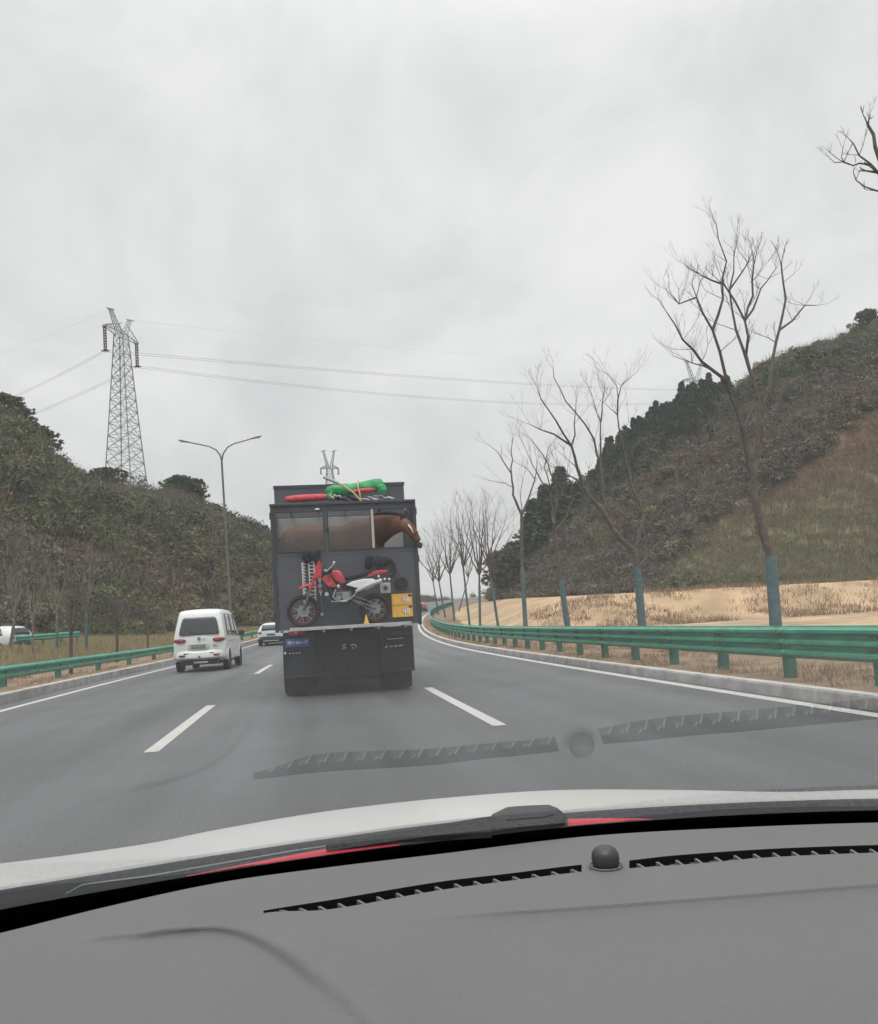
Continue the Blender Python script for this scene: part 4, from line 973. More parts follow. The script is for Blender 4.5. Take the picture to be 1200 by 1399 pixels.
def van():
    root = thing('van', 'white van with red oval tail lamps driving in the left lane', 'van')
    rake = lambda z: .30*max(0, z-1.0)**1.3+.02
    st = [(0, .42, 1.12, 1.97, .76, .82, .62), (.10, .36, 1.12, 2.02, .80, .84, .68), (.5, .30, 1.1, 2.04, .82, .845, .70), (1.0, .28, 1.1, 2.05, .83, .85, .70), (2.2, .28, 1.08, 2.04, .83, .85, .70), (3.1, .28, 1.05, 1.98, .83, .85, .66), (3.7, .28, 1.02, 1.55, .82, .84, .62), (4.15, .32, .98, 1.1, .8, .8, .6), (4.45, .4, .8, .85, .7, .7, .5)]
    mb, surf = carbody(st, rake); b = obj('body', mb, M['vanwhite'], root, smooth=True); b.data.shade_smooth()
    slab('rear_window', rearpatch([(1.20, .60), (1.24, .64), (1.45, .605), (1.65, .56), (1.73, .53), (1.77, .47)], rake, .062), M['glass'], root)
    for sg in (-1, 1):
        slab('side_window', sidepatch(surf, .45, 1.5, .55, 1.5, .455, .635, sg), M['glass'], root, .01); slab('side_window', sidepatch(surf, 1.6, 2.5, 1.6, 2.4, .455, .635, sg), M['glass'], root, .01); slab('side_window', sidepatch(surf, 2.6, 3.5, 2.55, 3.1, .455, .635, sg), M['glass'], root, .01)
        t = MB(); t.ell((sg*.60, rake(1.02)-.035, 1.02), (.175, .05, .075), 20, 12); t.ell((sg*.735, rake(1.02)+.04, 1.02), (.10, .07, .075), 16, 12); tl = obj('tail_lamp', t, M['redlens'], root, smooth=True)
        t = MB(); t.ell((sg*.56, rake(1.02)-.08, 1.02), (.05, .012, .045), 14, 8); obj('lens', t, M['red'], tl, smooth=True)
        t = MB(); t.ell((sg*.98, 3.05, 1.2), (.11, .06, .10), 14, 10); t.tube([(sg*.84, 3.1, 1.12), (sg*.95, 3.06, 1.18)], .02, 6); obj('mirror', t, M['black'], root, smooth=True)
        for yy in (.75, 3.55):
            t = MB(); t.torus((sg*.825, yy, .34), .40, .045, 24, 8, 'x', 0, math.pi); obj('wheel_arch', t, M['vanwhite'], root, smooth=True)
            t = MB(); t.cyl((sg*.838, yy, .36), (sg*.852, yy, .36), .385, 26); obj('arch_gap', t, M['black'], root); wheel(root, (sg*.755, yy, .32), .32, .20)
        t = MB(); t.tube([(sg*.853, .5, .97), (sg*.858, 2.0, .97), (sg*.856, 3.2, .96)], .014, 6); obj('side_trim', t, M['alu'], root)
        t = MB(); t.box(sg*.55-.1, sg*.55+.1, -.115, -.09, .5, .56); obj('reflector', t, M['darkred'] if sg < 0 else M['redlens'], root, bevel=.01)
    t = MB(); rows = []
    for z, d in ((.70, .02), (.66, -.06), (.60, -.10), (.46, -.10), (.40, -.04)):
        rows.append([Vector((x, d+.22*(abs(x)/.86)**4, z)) for x in np.linspace(-.86, .86, 17)])
    t.grid(rows); slab('bumper', t, M['vanwhite'], root, .03)
    t = MB(); t.box(-.5, .45, -.108, -.09, .585, .615); obj('bumper_slot', t, M['cowl'], root)
    t = MB(); t.box(-.36, .30, -.075, -.05, .76, .90); pr = obj('plate_recess', t, M['offwhite'], root, bevel=.01)
    t = MB(); t.box(-.25, .2, -.092, -.078, .76, .885); po_ = obj('licence_plate', t, M['plategreen'], root, bevel=.004)
    text_mesh('plate_text', 'A·3F625', .10, (-.025, -.094, .822), po_, M['offwhite'])
    t = MB(); t.torus((0, -.06, 1.07), .045, .012, 18, 6); t.cyl((0, -.06, 1.07), (0, -.05, 1.07), .03, 12); obj('emblem', t, M['steel'], root)
    t = MB(); t.box(.10, .22, -.058, -.045, 1.05, 1.075); obj('badge', t, M['alu'], root); t = MB(); t.box(.44, .56, -.06, -.045, .80, .85); obj('badge', t, M['steel'], root)
    t = MB(); t.cyl((0, -.125, .48), (0, -.08, .48), .035, 12); obj('sensor', t, M['black'], root)
    t = MB(); t.box(-.62, .62, .05, 3.9, .22, .42); obj('underside', t, M['black'], root); t = MB(); t.tube([(-.2, .0, .3), (.25, -.02, .3)], .035, 10); obj('silencer', t, M['alu'], root, smooth=True)
    t = MB(); t.tube([(.05, rake(1.25)-.09, 1.22), (-.35, rake(1.36)-.10, 1.36)], .012, 6); obj('rear_wiper', t, M['black'], root)
    return root
v_ = van(); p = Y(278, 905, 28.3); v_.location = (-3.62, 28.0, rz(28)+.005); v_.rotation_euler.z = R(-2.5)
def hatch(label, paint, lower='cowl', cat='car', detail=True):
    root = thing('passenger_car', label, cat)
    rake = lambda z: .42*max(0, z-.92)+.02
    st = [(0, .34, .92, 1.36, .78, .84, .55), (.12, .30, .92, 1.42, .82, .87, .60), (.5, .26, .92, 1.45, .84, .88, .62), (1.1, .24, .92, 1.47, .85, .88, .62), (2.0, .24, .92, 1.46, .85, .88, .62), (2.8, .24, .92, 1.30, .85, .88, .56), (3.3, .26, .88, .98, .84, .86, .5), (4.0, .3, .78, .84, .8, .8, .5), (4.4, .36, .6, .66, .7, .7, .4)]
    mb, surf = carbody(st, rake); b = obj('body', mb, paint, root); b.data.shade_smooth()
    slab('rear_window', rearpatch([(.98, .60), (1.1, .60), (1.25, .54), (1.33, .48)], rake, .06), M['glass'], root)
    for sg in (-1, 1):
        slab('side_window', sidepatch(surf, .5, 1.5, .7, 1.5, .455, .635, sg), M['glass'], root, .01); slab('side_window', sidepatch(surf, 1.6, 2.9, 1.6, 2.5, .455, .635, sg), M['glass'], root, .01)
        t = MB(); t.ell((sg*.70, .03, .84), (.13, .07, .07), 16, 10); obj('tail_lamp', t, M['redlens'], root, smooth=True)
        t = MB(); t.ell((sg*.98, 2.5, 1.0), (.10, .06, .07), 12, 8); obj('mirror', t, paint, root, smooth=True)
        for yy in (.75, 3.4): wheel(root, (sg*.79, yy, .31), .31, .2)
    t = MB(); t.grid([[Vector((x, d+.2*(abs(x)/.86)**4, z)) for x in np.linspace(-.85, .85, 13)] for z, d in ((.58, -.02), (.54, -.09), (.36, -.09), (.30, -.03))]); slab('bumper', t, M[lower], root, .03)
    t = MB(); t.box(-.25, .25, -.06, -.04, .66, .77); po_ = obj('licence_plate', t, M['plateblue'], root, bevel=.004)
    t = MB(); t.box(-.5, .5, -.135, -.1, .30, .34); obj('trim', t, M['offwhite'], root); t = MB(); t.box(-.6, .6, .05, 3.9, .18, .34); obj('underside', t, M['black'], root)
    return root
c_ = hatch('white hatchback with blue plate ahead of the white van, half hidden by the truck', M['carwhite']); p = Y(371, 880, 54.0)
c_.location = (p.x, 54, rz(54)+.005); c_.rotation_euler.z = R(-5)
c2 = copy_tree(c_); c2['label'] = 'faded red car far up the bend, seen between the truck and the guardrail'; y = 126; q = onroad(3.6, y)
c2.location = q+Vector((0, 0, .01)); c2.rotation_euler.z = -R(13)
for ch in c2.children:
    if ch.name.startswith(('body', 'mirror')): ch.data = ch.data.copy(); ch.data.materials[0] = M['carred']
c3 = copy_tree(c_); c3['label'] = 'white car parked beyond the meadow at the left edge of the photo'; c3x = Y(31, 875, 47).x; c3.location = (c3x, 47, Y(20, 886, 47).z-.25); c3.rotation_euler.z = R(70)
# ------------------------------------------------------------------ bare roadside trees
rr = random.Random(11)
def grow(mb, p, d, ln, r, depth, spread=.55, up=.25, kink=.12):
    """one branch: a bent tapering tube, with side twigs and a fork at its end"""
    n = 4; pts = [p]; q = p.copy(); dd = d.normalized()
    for k in range(n):
        dd = (dd+Vector((rr.uniform(-kink, kink), rr.uniform(-kink, kink), rr.uniform(-kink, kink)+up*.18))).normalized(); q = q+dd*(ln/n); pts.append(q)
    re = r*.55; mb.tube(pts, [r+(re-r)*k/n for k in range(n+1)], 5 if r > .02 else 3, cap=False)
    if depth <= 0: return
    for k in range(2 if depth > 1 else 3):
        a = Vector((rr.uniform(-1, 1), rr.uniform(-1, 1), rr.uniform(-.2, .9))); nd = (dd*(1-spread*.5)+a*spread).normalized()
        grow(mb, q, nd, ln*rr.uniform(.55, .8), re, depth-1, spread, up, kink)
    j = rr.randint(1, 3); a = Vector((rr.uniform(-1, 1), rr.uniform(-1, 1), rr.uniform(0, 1))); grow(mb, pts[j], (dd+a*.9).normalized(), ln*rr.uniform(.35, .6), re*.7, depth-1 if depth > 1 else 0, spread, up, kink)
LIMBS = []
def limb(mb, px, y, r0, r1, dy=0, twigs=0, tl=.6, td=1, tipfan=True, wander=None):
    n = len(px); best = None
    for p, q in LIMBS:
        d = math.hypot(q[0]-px[0][0], q[1]-px[0][1])
        if d < 26 and (best is None or d < best[0]): best = (d, p, q)
    if best: y = best[1].y; px = [best[2]]+list(px[1:])
    pts = [Y(a, b, y+dy*(k/(n-1))) for k, (a, b) in enumerate(px)]
    # resample with slight kinks so that limbs are not straight rods
    out = [pts[0]]
    for a, b in zip(pts[:-1], pts[1:]):
        k = max(1, int((b-a).length/.35)); sg = (b-a).length*.02
        for j in range(1, k+1): out.append(a.lerp(b, j/k)+(Vector((rr.gauss(0, sg), rr.gauss(0, sg*2), rr.gauss(0, sg))) if j < k else Vector()))
    m = len(out); rad = [r0+(r1-r0)*k/(m-1) for k in range(m)]; mb.tube(out, rad, 6, cap=False); LIMBS.extend((p, proj(p)) for p in out)
    for k in range(twigs):
        j = int(m*rr.uniform(.3, .98)); j = min(j, m-2); d = (out[j+1]-out[j]).normalized(); a = Vector((rr.uniform(-1, 1), rr.uniform(-1, 1), rr.uniform(-.1, .8)))
        grow(mb, out[j], (d*.5+a).normalized(), tl*rr.uniform(.5, 1.1), max(.007, rad[j]*.35), td)
    if tipfan:
        d = (out[-1]-out[-2]).normalized()
        for k in range(2): grow(mb, out[-1], (d+Vector((rr.uniform(-.6, .6), rr.uniform(-.6, .6), rr.uniform(-.2, .5)))).normalized(), tl*.7, r1*.7, td)
    return out
def roadside_tree(label, y, trunk, limbs, r0, wraptop, tw=3, tl=.7, grp=None, mt='bark'):
    base = Y(trunk[0][0], trunk[0][1], y); g0 = land(base.x, y)
    # carry the trunk down to the ground along its own lean
    a = Y(*trunk[0], y); b = Y(*trunk[1], y); d = (a-b).normalized(); foot = a+d*((a.z-(g0-.1))/max(.2, -d.z)) if a.z > g0 else a
    root = thing('bare_tree', label, 'tree', (foot.x, foot.y, g0), grp)
    tpts = [foot]+[Y(*q, y) for q in trunk]
    mb = MB(); n = len(tpts); mb.tube(tpts, [r0*1.04]+[r0*(.95-.40*k/n) for k in range(n-1)], 8); to = obj('trunk', mb, M[mt], root, smooth=True)
    # painted lower trunk
    if wraptop:
        wz = Y(trunk[1][0], wraptop, y).z; w_ = MB(); pts = []
        for k in range(8):
            z = g0+(wz-g0)*k/7
            for p, q in zip(tpts[:-1], tpts[1:]):
                if p.z <= z <= q.z: pts.append(p.lerp(q, (z-p.z)/(q.z-p.z))); break
        if len(pts) > 1: w_.tube(pts, [r0*1.14-r0*.14*k/7 for k in range(len(pts))], 10); obj('painted_band', w_, M['wrap'], root, smooth=True)
    br = MB(); LIMBS.clear(); LIMBS.extend((p, proj(p)) for p in tpts[1:])
    for L_ in limbs:
        pts, ra, rb, dy = L_[:4]; limb(br, pts, y, ra*r0*1.15, rb*r0*1.2, dy, tw, tl, 1 if y > 30 else 2)
    obj('crown', br, M[mt], root, smooth=False); return root
GT = 'bare trees with blue painted trunks along the right verge'
roadside_tree('tallest bare tree with blue painted trunk, rising above the right guardrail', 17.6,
  [(1060, 851), (1053, 758), (1042, 726), (1031, 679), (1029, 657)],
  [([(1029, 657), (1019, 606), (1008, 563), (993, 520), (984, 481), (974, 451), (952, 406)], .55, .12, -.6),
   ([(977, 455), (988, 408), (987, 381), (993, 357), (982, 327), (979, 308)], .26, .05, -.3),
   ([(1040, 690), (1038, 580), (1037, 548), (1025, 507), (1018, 438), (1005, 412), (990, 389)], .5, .14, .5),
   ([(1018, 440), (1029, 404), (1030, 364)], .24, .14, .3), ([(1020, 432), (1040, 394), (1061, 366)], .2, .06, .6),
   ([(1042, 640), (1044, 554), (1057, 486), (1065, 451), (1074, 408), (1068, 364)], .45, .14, .9),
   ([(1065, 455), (1083, 438), (1100, 417), (1117, 417)], .22, .05, .5),
   ([(993, 522), (959, 494), (933, 464), (911, 426)], .3, .07, -1.0), ([(978, 511), (946, 496), (920, 486)], .14, .04, -.6),
   ([(1014, 507), (1006, 451), (997, 396), (1003, 350), (1008, 325)], .3, .05, .2), ([(952, 417), (928, 415), (911, 396)], .16, .04, -.5), ([(985, 398), (958, 376), (938, 363)], .18, .04, -.4),
   ([(997, 396), (1014, 372), (1028, 345)], .16, .04, .3)], .125, 760, 5, .5, GT)
roadside_tree('wide-forked bare tree with a long left limb, second from the right above the guardrail', 25,
  [(877, 850), (871, 775), (867, 754)],
  [([(867, 756), (850, 738), (827, 705), (797, 663), (789, 640), (781, 609), (760, 575), (739, 545)], .6, .1, -.8),
   ([(797, 663), (783, 652), (770, 648)], .25, .1, .4), ([(781, 609), (757, 593), (725, 580)], .28, .07, .3), ([(781, 609), (786, 567), (787, 551)], .22, .06, .5),
   ([(827, 705), (824, 660), (821, 636), (812, 600), (800, 580), (773, 548), (757, 516), (756, 503)], .42, .07, 1.0),
   ([(821, 636), (821, 577), (811, 545)], .3, .07, .3), ([(821, 580), (825, 540)], .2, .1, .4),
   ([(872, 752), (880, 703), (863, 660), (853, 620), (844, 567), (843, 527), (832, 513)], .5, .07, .8), ([(846, 570), (849, 527), (867, 511)], .22, .05, .2), ([(844, 572), (829, 553)], .14, .05, .2),
   ([(872, 765), (905, 740)], .2, .08, .2)], .12, 775, 3, .8, GT)
roadside_tree('crooked bare tree in front of the dark conifers, third from the right', 33.5,
  [(775, 850), (767, 796), (761, 756), (757, 727)],
  [([(757, 727), (752, 671), (745, 665), (728, 636), (720, 617)], .5, .1, .4), ([(757, 727), (760, 687), (760, 660), (741, 620), (725, 599)], .45, .08, -.5),
   ([(765, 735), (773, 708), (783, 681)], .35, .12, .6), ([(755, 700), (744, 640), (750, 610)], .3, .08, .3), ([(767, 790), (787, 772), (805, 767)], .2, .08, .3), ([(760, 700), (775, 650), (780, 620)], .2, .05, .3)], .12, 792, 4, 1.0, GT)
roadside_tree('slim straight bare tree forking high against the sky, fourth from the right', 41.5,
  [(718, 850), (713, 767), (713, 703)],
  [([(713, 703), (701, 676), (699, 647), (701, 599)], .6, .1, .4), ([(699, 645), (680, 617), (669, 609)], .3, .08, -.4), ([(713, 703), (723, 679), (731, 655), (734, 635)], .5, .14, .5), ([(731, 655), (720, 640), (707, 633)], .25, .08, .3), ([(702, 666), (690, 660), (672, 657)], .2, .08, .3), ([(713, 700), (712, 670), (716, 650)], .2, .08, .3)], .11, 775, 2, 1.0, GT)
def vase(label, y, bx_, by, fx, fy, top, half, nl, r0=.1, wrap=None, tw=3):
    r0 *= .78
    L_ = []
    half *= 1.3; nl += 2
    for k in range(nl):
        u = (k+.5)/nl*2-1+rr.uniform(-.25, .25); tx_ = fx+u*half; ty = top+abs(u)**1.4*half*.7+rr.uniform(0, 22)
        L_.append(([(fx, fy+rr.uniform(0, 10)), (fx+u*half*rr.uniform(.25, .5), fy-(fy-ty)*rr.uniform(.3, .45)), (fx+u*half*.7+rr.uniform(-3, 3), fy-(fy-ty)*.72), (tx_, ty)], .55, .12, rr.uniform(-1.2, 1.2)))
    roadside_tree(label, y, [(bx_, by), ((bx_+fx)/2, (by+fy)/2), (fx, fy)], L_, r0, wrap, tw, 1.3, GT)
vase('bare tree with open vase crown, its trunk just left of the slim straight tree', 50, 680, 850, 669, 778, 690, 30, 6, .10, 790)
vase('bushy bare tree in the middle of the row between truck and conifers', 57, 656, 848, 655, 786, 678, 30, 8, .11, 800)
vase('tall bare tree whose left limbs fan out at the end of the row', 65, 641, 846, 633, 775, 688, 26, 6, .11, 800)
vase('dense grey bare tree behind the far bend of the guardrail', 78, 620, 838, 615, 785, 706, 20, 7, .12, 808, 4)
vase('dense bare tree beside the truck, nearest to the bend', 90, 607, 835, 600, 795, 722, 20, 7, .12, 810, 4)
vase('thin bare tree at the far left of the right-hand row, next to the truck edge', 102, 598, 832, 592, 795, 735, 16, 6, .12, 812, 4)
vase('low bare tree between the two furthest dense ones', 112, 628, 832, 640, 790, 738, 14, 5, .11, 812, 4)
# the tree whose trunk stands outside the frame on the right
root = thing('bare_tree', 'near bare tree reaching into the top right corner from outside the frame', 'tree', (9.9, 10.2, .25), GT)
mb = MB(); mb.tube([(9.9, 10.2, .1), (9.85, 10.2, 2.2), (9.7, 10.2, 3.6)], [.14, .12, .1], 10); obj('trunk', mb, M['bark'], root, smooth=True)
mb = MB(); mb.tube([(9.9, 10.2, .1), (9.85, 10.2, 2.2)], [.15, .13], 10); obj('painted_band', mb, M['wrap'], root, smooth=True)
mb = MB(); a = (9.7, 10.2, 3.6); LIMBS.clear()
def nl_(pts, r0, r1, dy=0, tw=2): limb(mb, pts, 10.2, r0, r1, dy, tw, .22, 1)
pa = proj(a)
nl_([pa, (1330, 400), (1262, 300), (1215, 240), (1200, 235)], .07, .03, 0, 3); nl_([(1200, 235), (1190, 224), (1174, 212), (1167, 197), (1161, 190)], .016, .006, .1, 2)
nl_([(1198, 232), (1186, 224), (1174, 223), (1166, 226), (1153, 221), (1150, 215), (1152, 203)], .014, .005, -.1, 2); nl_([(1151, 220), (1141, 222), (1134, 216)], .007, .004, 0, 1)
nl_([pa, (1300, 420), (1230, 290), (1203, 220), (1196, 200), (1194, 184), (1187, 172), (1185, 168)], .07, .016, .2, 3); nl_([(1187, 172), (1188, 158)], .01, .005, 0, 1)
nl_([(1225, 272), (1200, 261), (1182, 255), (1170, 246), (1166, 235)], .014, .006, .2, 2); nl_([pa, (1420, 380), (1440, 200), (1400, 60)], .07, .02, .3, 5)
obj('crown', mb, M['bark'], root)
# left-hand bare trees and shrubs beyond the left rail
GL = 'small bare trees on the left meadow'
def ltree(label, y, bx_, fy, top, half, nl, r0, wrap=None, pale=True, lean=0):
    L_ = []
    p0 = Y(bx_, 860, y); g0 = land(p0.x, y); by = proj((p0.x, y, g0))[1]
    for k in range(nl):
        u = (k+.5)/nl*2-1+rr.uniform(-.15, .15)
        L_.append(([(bx_+lean, fy), (bx_+lean+u*half*.5, fy-(fy-top)*.45), (bx_+lean+u*half, top+abs(u)*half*.4)], .6, .15, rr.uniform(-.7, .7)))
    roadside_tree(label, y, [(bx_, by-1), (bx_+lean*.5, (by+fy)/2), (bx_+lean, fy)], L_, r0, wrap, 3, .9, GL, 'barkpale' if pale else 'bark')
ltree('pale bare tree at the far left edge with upright forks', 42, 12, 845, 745, 26, 4, .09, None, True, 8)
ltree('pale bare tree left of the blue-painted trunk on the left meadow', 46, 78, 835, 770, 22, 4, .08, 858)
ltree('bare tree with blue-grey painted trunk, beside the end of the short green rail', 48, 118, 838, 765, 22, 4, .08, 842)
ltree('short dark pollarded tree in front of the short green rail', 27, 97, 868, 838, 10, 3, .07, None, False)
ltree('dark twiggy low tree halfway between the short rail and the van', 36, 160, 862, 838, 13, 5, .07, None, False)
ltree('dark stubby low tree just left of the white van', 42, 202, 862, 842, 10, 4, .06, None, False)
ltree('thin bare tree at the left edge, just right of the parked white car', 40, 45, 850, 790, 16, 3, .06)
# a post and pale wrapped sapling by the white car
t = MB(); p = Y(20, 890, 24); g0 = land(p.x, 24); t.tube([(p.x+.05, 24, g0), (p.x, 24, g0+.7), (p.x-.08, 24, g0+1.0)], [.025, .022, .02], 8)
one('wooden_stake', t, M['pole'], 'thin pale stake leaning behind the left guardrail near the frame edge', 'stake', (p.x, 24, g0), smooth=True)
# short rail on the far side of the meadow
rt = thing('guardrail', 'short pale green rail standing on the far side of the left meadow', 'guardrail', (-16, 47, land(-16, 47)))
mb = MB(); A = Y(34, 872, 46.5); B_ = Y(109, 866, 51)
pr = [(0, -.16), (.05, -.08), (0, 0), (.05, .08), (0, .16)]
mb.grid([[A.lerp(B_, u)+Vector((q[0], 0, q[1])) for q in pr] for u in np.linspace(-.15, 1, 8)]); bo = obj('beam', mb, M['rail'], rt, smooth=True); bo.modifiers.new('t', 'SOLIDIFY').thickness = .01
for u in (0, .33, .66, .97): q = A.lerp(B_, u); pm = MB(); pm.box(q.x-.12, q.x-.02, q.y-.05, q.y+.05, q.z-.9, q.z+.1); obj('post', pm, M['railpost'], rt)
# ------------------------------------------------------------------ street lamp, pylons and lines
yl = 61; lb = Y(317, 862, yl); g0 = land(lb.x, yl)
lt_ = thing('street_lamp', 'grey double-armed street lamp behind the white van', 'street lamp', (lb.x, yl, g0))
top_ = Y(303, 630, yl); fork = Y(302.5, 626, yl)
mb = MB(); mb.tube([(lb.x, yl, g0-.1), (lb.x, yl, g0+.4), (lb.x, yl, g0+.42), top_], [.16, .16, .11, .07], 12); obj('pole', mb, M['lamp'], lt_, smooth=True)
for pts, hd_ in (([(303, 630), (301, 622), (296, 615), (286, 610), (272, 607), (262, 605)], [(262, 605), (243, 601)]), ([(303, 630), (305, 620), (311, 611), (320, 606), (333, 602.5), (341, 600)], [(341, 600), (358, 595.5)])):
    mb = MB(); P_ = [Y(a, b, yl) for a, b in pts]; mb.tube(P_, [.06, .055, .05, .045, .045, .045], 8); ao = obj('arm', mb, M['lamp'], lt_, smooth=True)
    mb = MB(); a, b = [Y(q[0], q[1], yl) for q in hd_]; mb.tube([a, a.lerp(b, .3), a.lerp(b, .8), b], [.07, .13, .12, .05], 10, flat=.45); ho = obj('lamp_head', mb, M['lamp'], ao, smooth=True)
    mb = MB(); c = a.lerp(b, .55); mb.ell(c+Vector((0, 0, -.05)), (.3, .09, .03)); obj('lamp_glass', mb, M['lampglass'], ho, smooth=True)
def pylon(name, label, base, h, wb, wt, arm, ang, levels, tr, horn=True, ztop_arm=.86, ins=6.0):
    root = thing(name, label, 'pylon', base); base = Vector(base)
    ca, sa = math.cos(ang), math.sin(ang)
    def W(x, y, z): return base+Vector((x*ca-y*sa, x*sa+y*ca, z))
    za = h*ztop_arm; mb = MB()
    def wid(z): return wb+(wt-wb)*(z/za)**.85
    sg = [(-1, -1), (1, -1), (1, 1), (-1, 1)]
    for sx, sy in sg: mb.tube([W(sx*wid(z), sy*wid(z), z) for z in np.linspace(0, za, 8)], tr*1.3, 4)
    obj('legs', mb, M['steel'], root)
    mb = MB(); zs = [za*(1-(1-k/levels)**1.0) for k in range(levels+1)]
    zs = [za*(1-(1-k/levels)**.8) if 0 else za*(k/levels)**.8 for k in range(levels+1)]
    for z0, z1_ in zip(zs[:-1], zs[1:]):
        for k in range(4):
            a, b = sg[k], sg[(k+1) % 4]; w0, w1 = wid(z0), wid(z1_)
            mb.tube([W(a[0]*w0, a[1]*w0, z0), W(b[0]*w1, b[1]*w1, z1_)], tr*.75, 3); mb.tube([W(b[0]*w0, b[1]*w0, z0), W(a[0]*w1, a[1]*w1, z1_)], tr*.75, 3)
            mb.tube([W(a[0]*w1, a[1]*w1, z1_), W(b[0]*w1, b[1]*w1, z1_)], tr*.7, 3)
            zm = (z0+z1_)/2; wm = wid(zm)
            if w0 > wt*1.6: mb.tube([W((a[0]+b[0])/2*wm, (a[1]+b[1])/2*wm, zm), W(a[0]*wm, a[1]*wm, zm)], tr*.5, 3)
    obj('lattice', mb, M['steel'], root)
    mb = MB(); hh = h*.035
    for s in (-1, 1):
        for dy in (-wt, wt):
            mb.tube([W(s*wt, dy, za), W(s*arm, dy*.3, za)], tr, 4); mb.tube([W(s*wt, dy, za+hh*1.3), W(s*arm, dy*.3, za+hh*.2)], tr, 4)
            for k in range(5):
                u0, u1 = k/5, (k+1)/5; xa = s*(wt+(arm-wt)*u0); xb = s*(wt+(arm-wt)*u1); mb.tube([W(xa, dy*(1-.7*u0), za), W(xb, dy*(1-.7*u1), za+hh*(1.3-1.1*u1))], tr*.7, 3)
        mb.tube([W(s*arm, -.6, za), W(s*arm, .6, za)], tr*1.6, 4)
    obj('crossarm', mb, M['steel'], root)
    if horn:
        for s in (-1, 1):
            mb = MB()
            for dx, dy in ((-.5, -.5), (.5, -.5), (.5, .5), (-.5, .5)): mb.tube([W(s*wt*.6+dx*wt, dy*wt, za), W(s*arm*.62+dx*.5, dy*.5, h)], tr, 4)
            for k in range(5):
                u0, u1 = k/5, (k+1)/5
                for dy in (-1, 1): mb.tube([W(s*wt*.6*(1-u0)+s*arm*.62*u0-.45, dy*.4, za+(h-za)*u0), W(s*wt*.6*(1-u1)+s*arm*.62*u1+.45, dy*.4, za+(h-za)*u1)], tr*.7, 3)
            mb.tube([W(s*arm*.62-1.2, 0, h-.3), W(s*arm*.62+1.4, 0, h+.3)], tr*1.6, 4); obj('horn', mb, M['steel'], root)
    ends = []
    for s in (-1, 1):
        mb = MB(); a = W(s*arm, 0, za-.1); b = W(s*arm, 0, za-ins)
        for dx in (-.22, .22): mb.tube([a+Vector((dx, 0, 0)), b+Vector((dx, 0, 0))], .13, 6)
        for k in range(9): u = (k+.5)/9; mb.ell(a.lerp(b, u), (.42, .42, .12), 8, 4)
        mb.tube([b+Vector((-.8, 0, 0)), b+Vector((.8, 0, 0))], .16, 6); obj('insulator', mb, M['insul'], root); ends.append(b)
    return root, ends, [W(s*arm*.62, 0, h) for s in (-1, 1)]
AL = Y(143, 446, 180); AR = Y(186.5, 468, 191); ctr = (AL+AR)/2; dv_ = AR-AL; ang = math.atan2(dv_.y, dv_.x); arm = math.hypot(dv_.x, dv_.y)/2; za = ctr.z
zb_ = 24.0; hfull = (za-zb_)/.905
_, E1, H1 = pylon('power_pylon', 'tall lattice power pylon on the left hill ridge, left of the street lamp', (ctr.x, ctr.y, zb_), hfull, 4.0, 1.05, arm, ang, 15, .10, ztop_arm=.905, ins=5.4)
p2 = Y(950, 520, 330)
_, E2, H2 = pylon('power_pylon', 'distant lattice pylon peeping over the right hill between the conifers', (p2.x, 330, p2.z-22), 30, 3.2, 1.6, 7, R(20), 10, .14, ztop_arm=.72, ins=4)
p3 = Y(450.5, 643, 430); 
_, E3, H3 = pylon('power_pylon', 'small far pylon with two horns just above the green roll on the truck', (p3.x, 430, p3.z-30), 40.5, 4.5, 1.3, 4.6, R(10), 9, .16, ztop_arm=.77, ins=3)
def cable(label, a, b, sag, r=.036, pair=.22):
    a, b = Vector(a), Vector(b); mb = MB()
    for s in ((-1, 1) if pair else (0,)):
        pts = []
        for k in range(41):
            u = k/40; p = a.lerp(b, u); p.z -= sag*4*u*(1-u); pts.append(p+Vector((0, 0, s*(pair or 0))))
        mb.tube(pts, r, 4, cap=False)
    if pair:
        for u in (.12, .3, .5, .7, .88): p = a.lerp(b, u); p.z -= sag*4*u*(1-u); mb.tube([p+Vector((0, 0, -pair)), p+Vector((0, 0, pair))], r*1.3, 4)
    ORG['_next'] = a.copy(); o = obj('power_line', mb, M['wire']); o.location = a; ORG['_next'] = Vector(); tag(o, label, 'power line', 'power lines strung between the pylons')
far2 = [Y(932, 533, 330), Y(905, 551, 330)]
cable('upper double power line running right from the left pylon to the distant pylon', E1[0], far2[0], 1.5)
cable('lower double power line running right from the left pylon over the right hill', E1[1], far2[1], 3.5)
cable('double power line leaving the left pylon upper insulator to the left edge', E1[0], Y(-260, 640, 250), 3)
cable('double power line leaving the left pylon lower insulator behind the left hill', E1[1], Y(-200, 640, 270), 3)
cable('thin single wire from the top of the left pylon towards the right', H1[1], Y(940, 500, 330), 2, .013, 0)
cable('thin single wire from the top of the left pylon down to the left', H1[0], Y(-240, 560, 250), 2, .013, 0)
